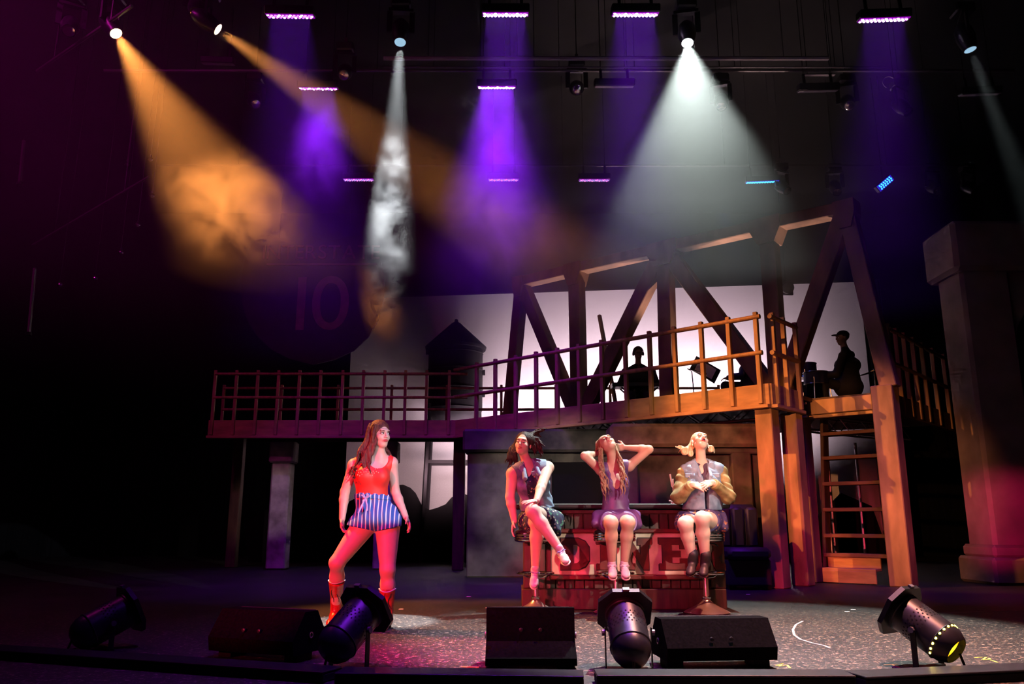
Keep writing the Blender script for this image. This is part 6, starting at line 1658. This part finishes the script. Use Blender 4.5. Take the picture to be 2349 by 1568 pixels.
def smoke(name, c, rad, density, scale, label, lo=.44, hi=.66, seed=0.0):
    m = bpy.data.materials.new(name); m.use_nodes = True
    nt = m.node_tree; nt.nodes.clear(); L = nt.links.new
    out = N(nt, 'ShaderNodeOutputMaterial'); vs_ = N(nt, 'ShaderNodeVolumeScatter')
    vs_.inputs['Anisotropy'].default_value = 0.1; vs_.inputs['Color'].default_value = (1, 1, 1, 1)
    tc = N(nt, 'ShaderNodeTexCoord'); mp = N(nt, 'ShaderNodeMapping')
    mp.inputs['Scale'].default_value = (1 / rad[0], 1 / rad[1], 1 / rad[2])
    ln = N(nt, 'ShaderNodeVectorMath', operation='LENGTH')
    fall = N(nt, 'ShaderNodeMapRange'); fall.interpolation_type = 'SMOOTHSTEP'
    fall.inputs['From Min'].default_value = 1.0; fall.inputs['From Max'].default_value = 0.15
    nz = N(nt, 'ShaderNodeTexNoise'); nz.noise_dimensions = '4D'; nz.inputs['W'].default_value = seed
    nz.inputs['Scale'].default_value = scale; nz.inputs['Detail'].default_value = 5; nz.inputs['Roughness'].default_value = .6; nz.inputs['Distortion'].default_value = .8
    rp = N(nt, 'ShaderNodeMapRange'); rp.interpolation_type = 'SMOOTHSTEP'
    rp.inputs['From Min'].default_value = lo; rp.inputs['From Max'].default_value = hi
    mu = N(nt, 'ShaderNodeMath', operation='MULTIPLY'); mk = N(nt, 'ShaderNodeMath', operation='MULTIPLY'); mk.inputs[1].default_value = density
    L(tc.outputs['Object'], mp.inputs['Vector']); L(mp.outputs['Vector'], ln.inputs[0]); L(ln.outputs['Value'], fall.inputs['Value'])
    L(tc.outputs['Object'], nz.inputs['Vector']); L(nz.outputs['Fac'], rp.inputs['Value'])
    L(fall.outputs['Result'], mu.inputs[0]); L(rp.outputs['Result'], mu.inputs[1]); L(mu.outputs[0], mk.inputs[0]); L(mk.outputs[0], vs_.inputs['Density'])
    L(vs_.outputs[0], out.inputs['Volume'])
    MAT[name] = m
    prof = [(rad[0] * math.sin(math.pi * i / 8), -rad[2] * math.cos(math.pi * i / 8)) for i in range(9)]
    mb = MB(); mb.lathe(prof, (0, 0, 0), 14)
    mb.v = [(v[0], v[1] * rad[1] / rad[0], v[2]) for v in mb.v]
    o = mb.build(name, name); o.location = c
    return tag(o, label, 'smoke', kind='stuff')
smoke('smoke_cloud', P(893, 545, 8.98), (.42, .5, 1.45), 1.7, 2.6, 'white billowing smoke lit by the narrow white beam', .40, .62, 1.0)
smoke('smoke_cloud', P(545, 470, 9.0), (1.2, .7, .85), .40, 2.0, 'amber lit smoke at the end of the first amber beam', .42, .62, 2.0)
smoke('smoke_cloud', P(735, 345, 11.6), (1.1, .8, 1.0), .5, 1.5, 'violet smoke below the amber-crossed led bar', .35, .7, 3.0)
smoke('smoke_cloud', P(1140, 440, 11.6), (2.6, 1.4, 2.2), .9, 1.1, 'broad violet smoke cloud under the bright bar', .35, .7, 4.0)

# unseen uplights added behind the truss to brighten the chord undersides
for t_ in (.22, .55, .82):
    q = nl.lerp(nr, t_); b0 = Vector((q.x, q.y, ZD + .10)) + N3 * .55
    t = thing('uplight', {.22: 'small floor uplight behind the truss near its low end', .55: 'small floor uplight behind the middle of the truss', .82: 'small floor uplight behind the truss near the drummer'}[t_], 'stage light', (b0.x, b0.y, ZD), 'uplights behind the truss')
    MB().lathe([(.0, 0), (.06, 0), (.07, .10), (.064, .10), (.05, .03), (.0, .03)], (b0.x, b0.y, ZD + .03), 16).build('can', 'lantern_black', t, True)
    MB().box((b0.x, b0.y, ZD + .015), (.16, .16, .03), None, .004).build('base', 'black_metal', t)
    spot('added_chord_uplight', b0 + Vector((0, 0, .06)), q, (1.0, .66, .58), 260, 60, .5, .03)
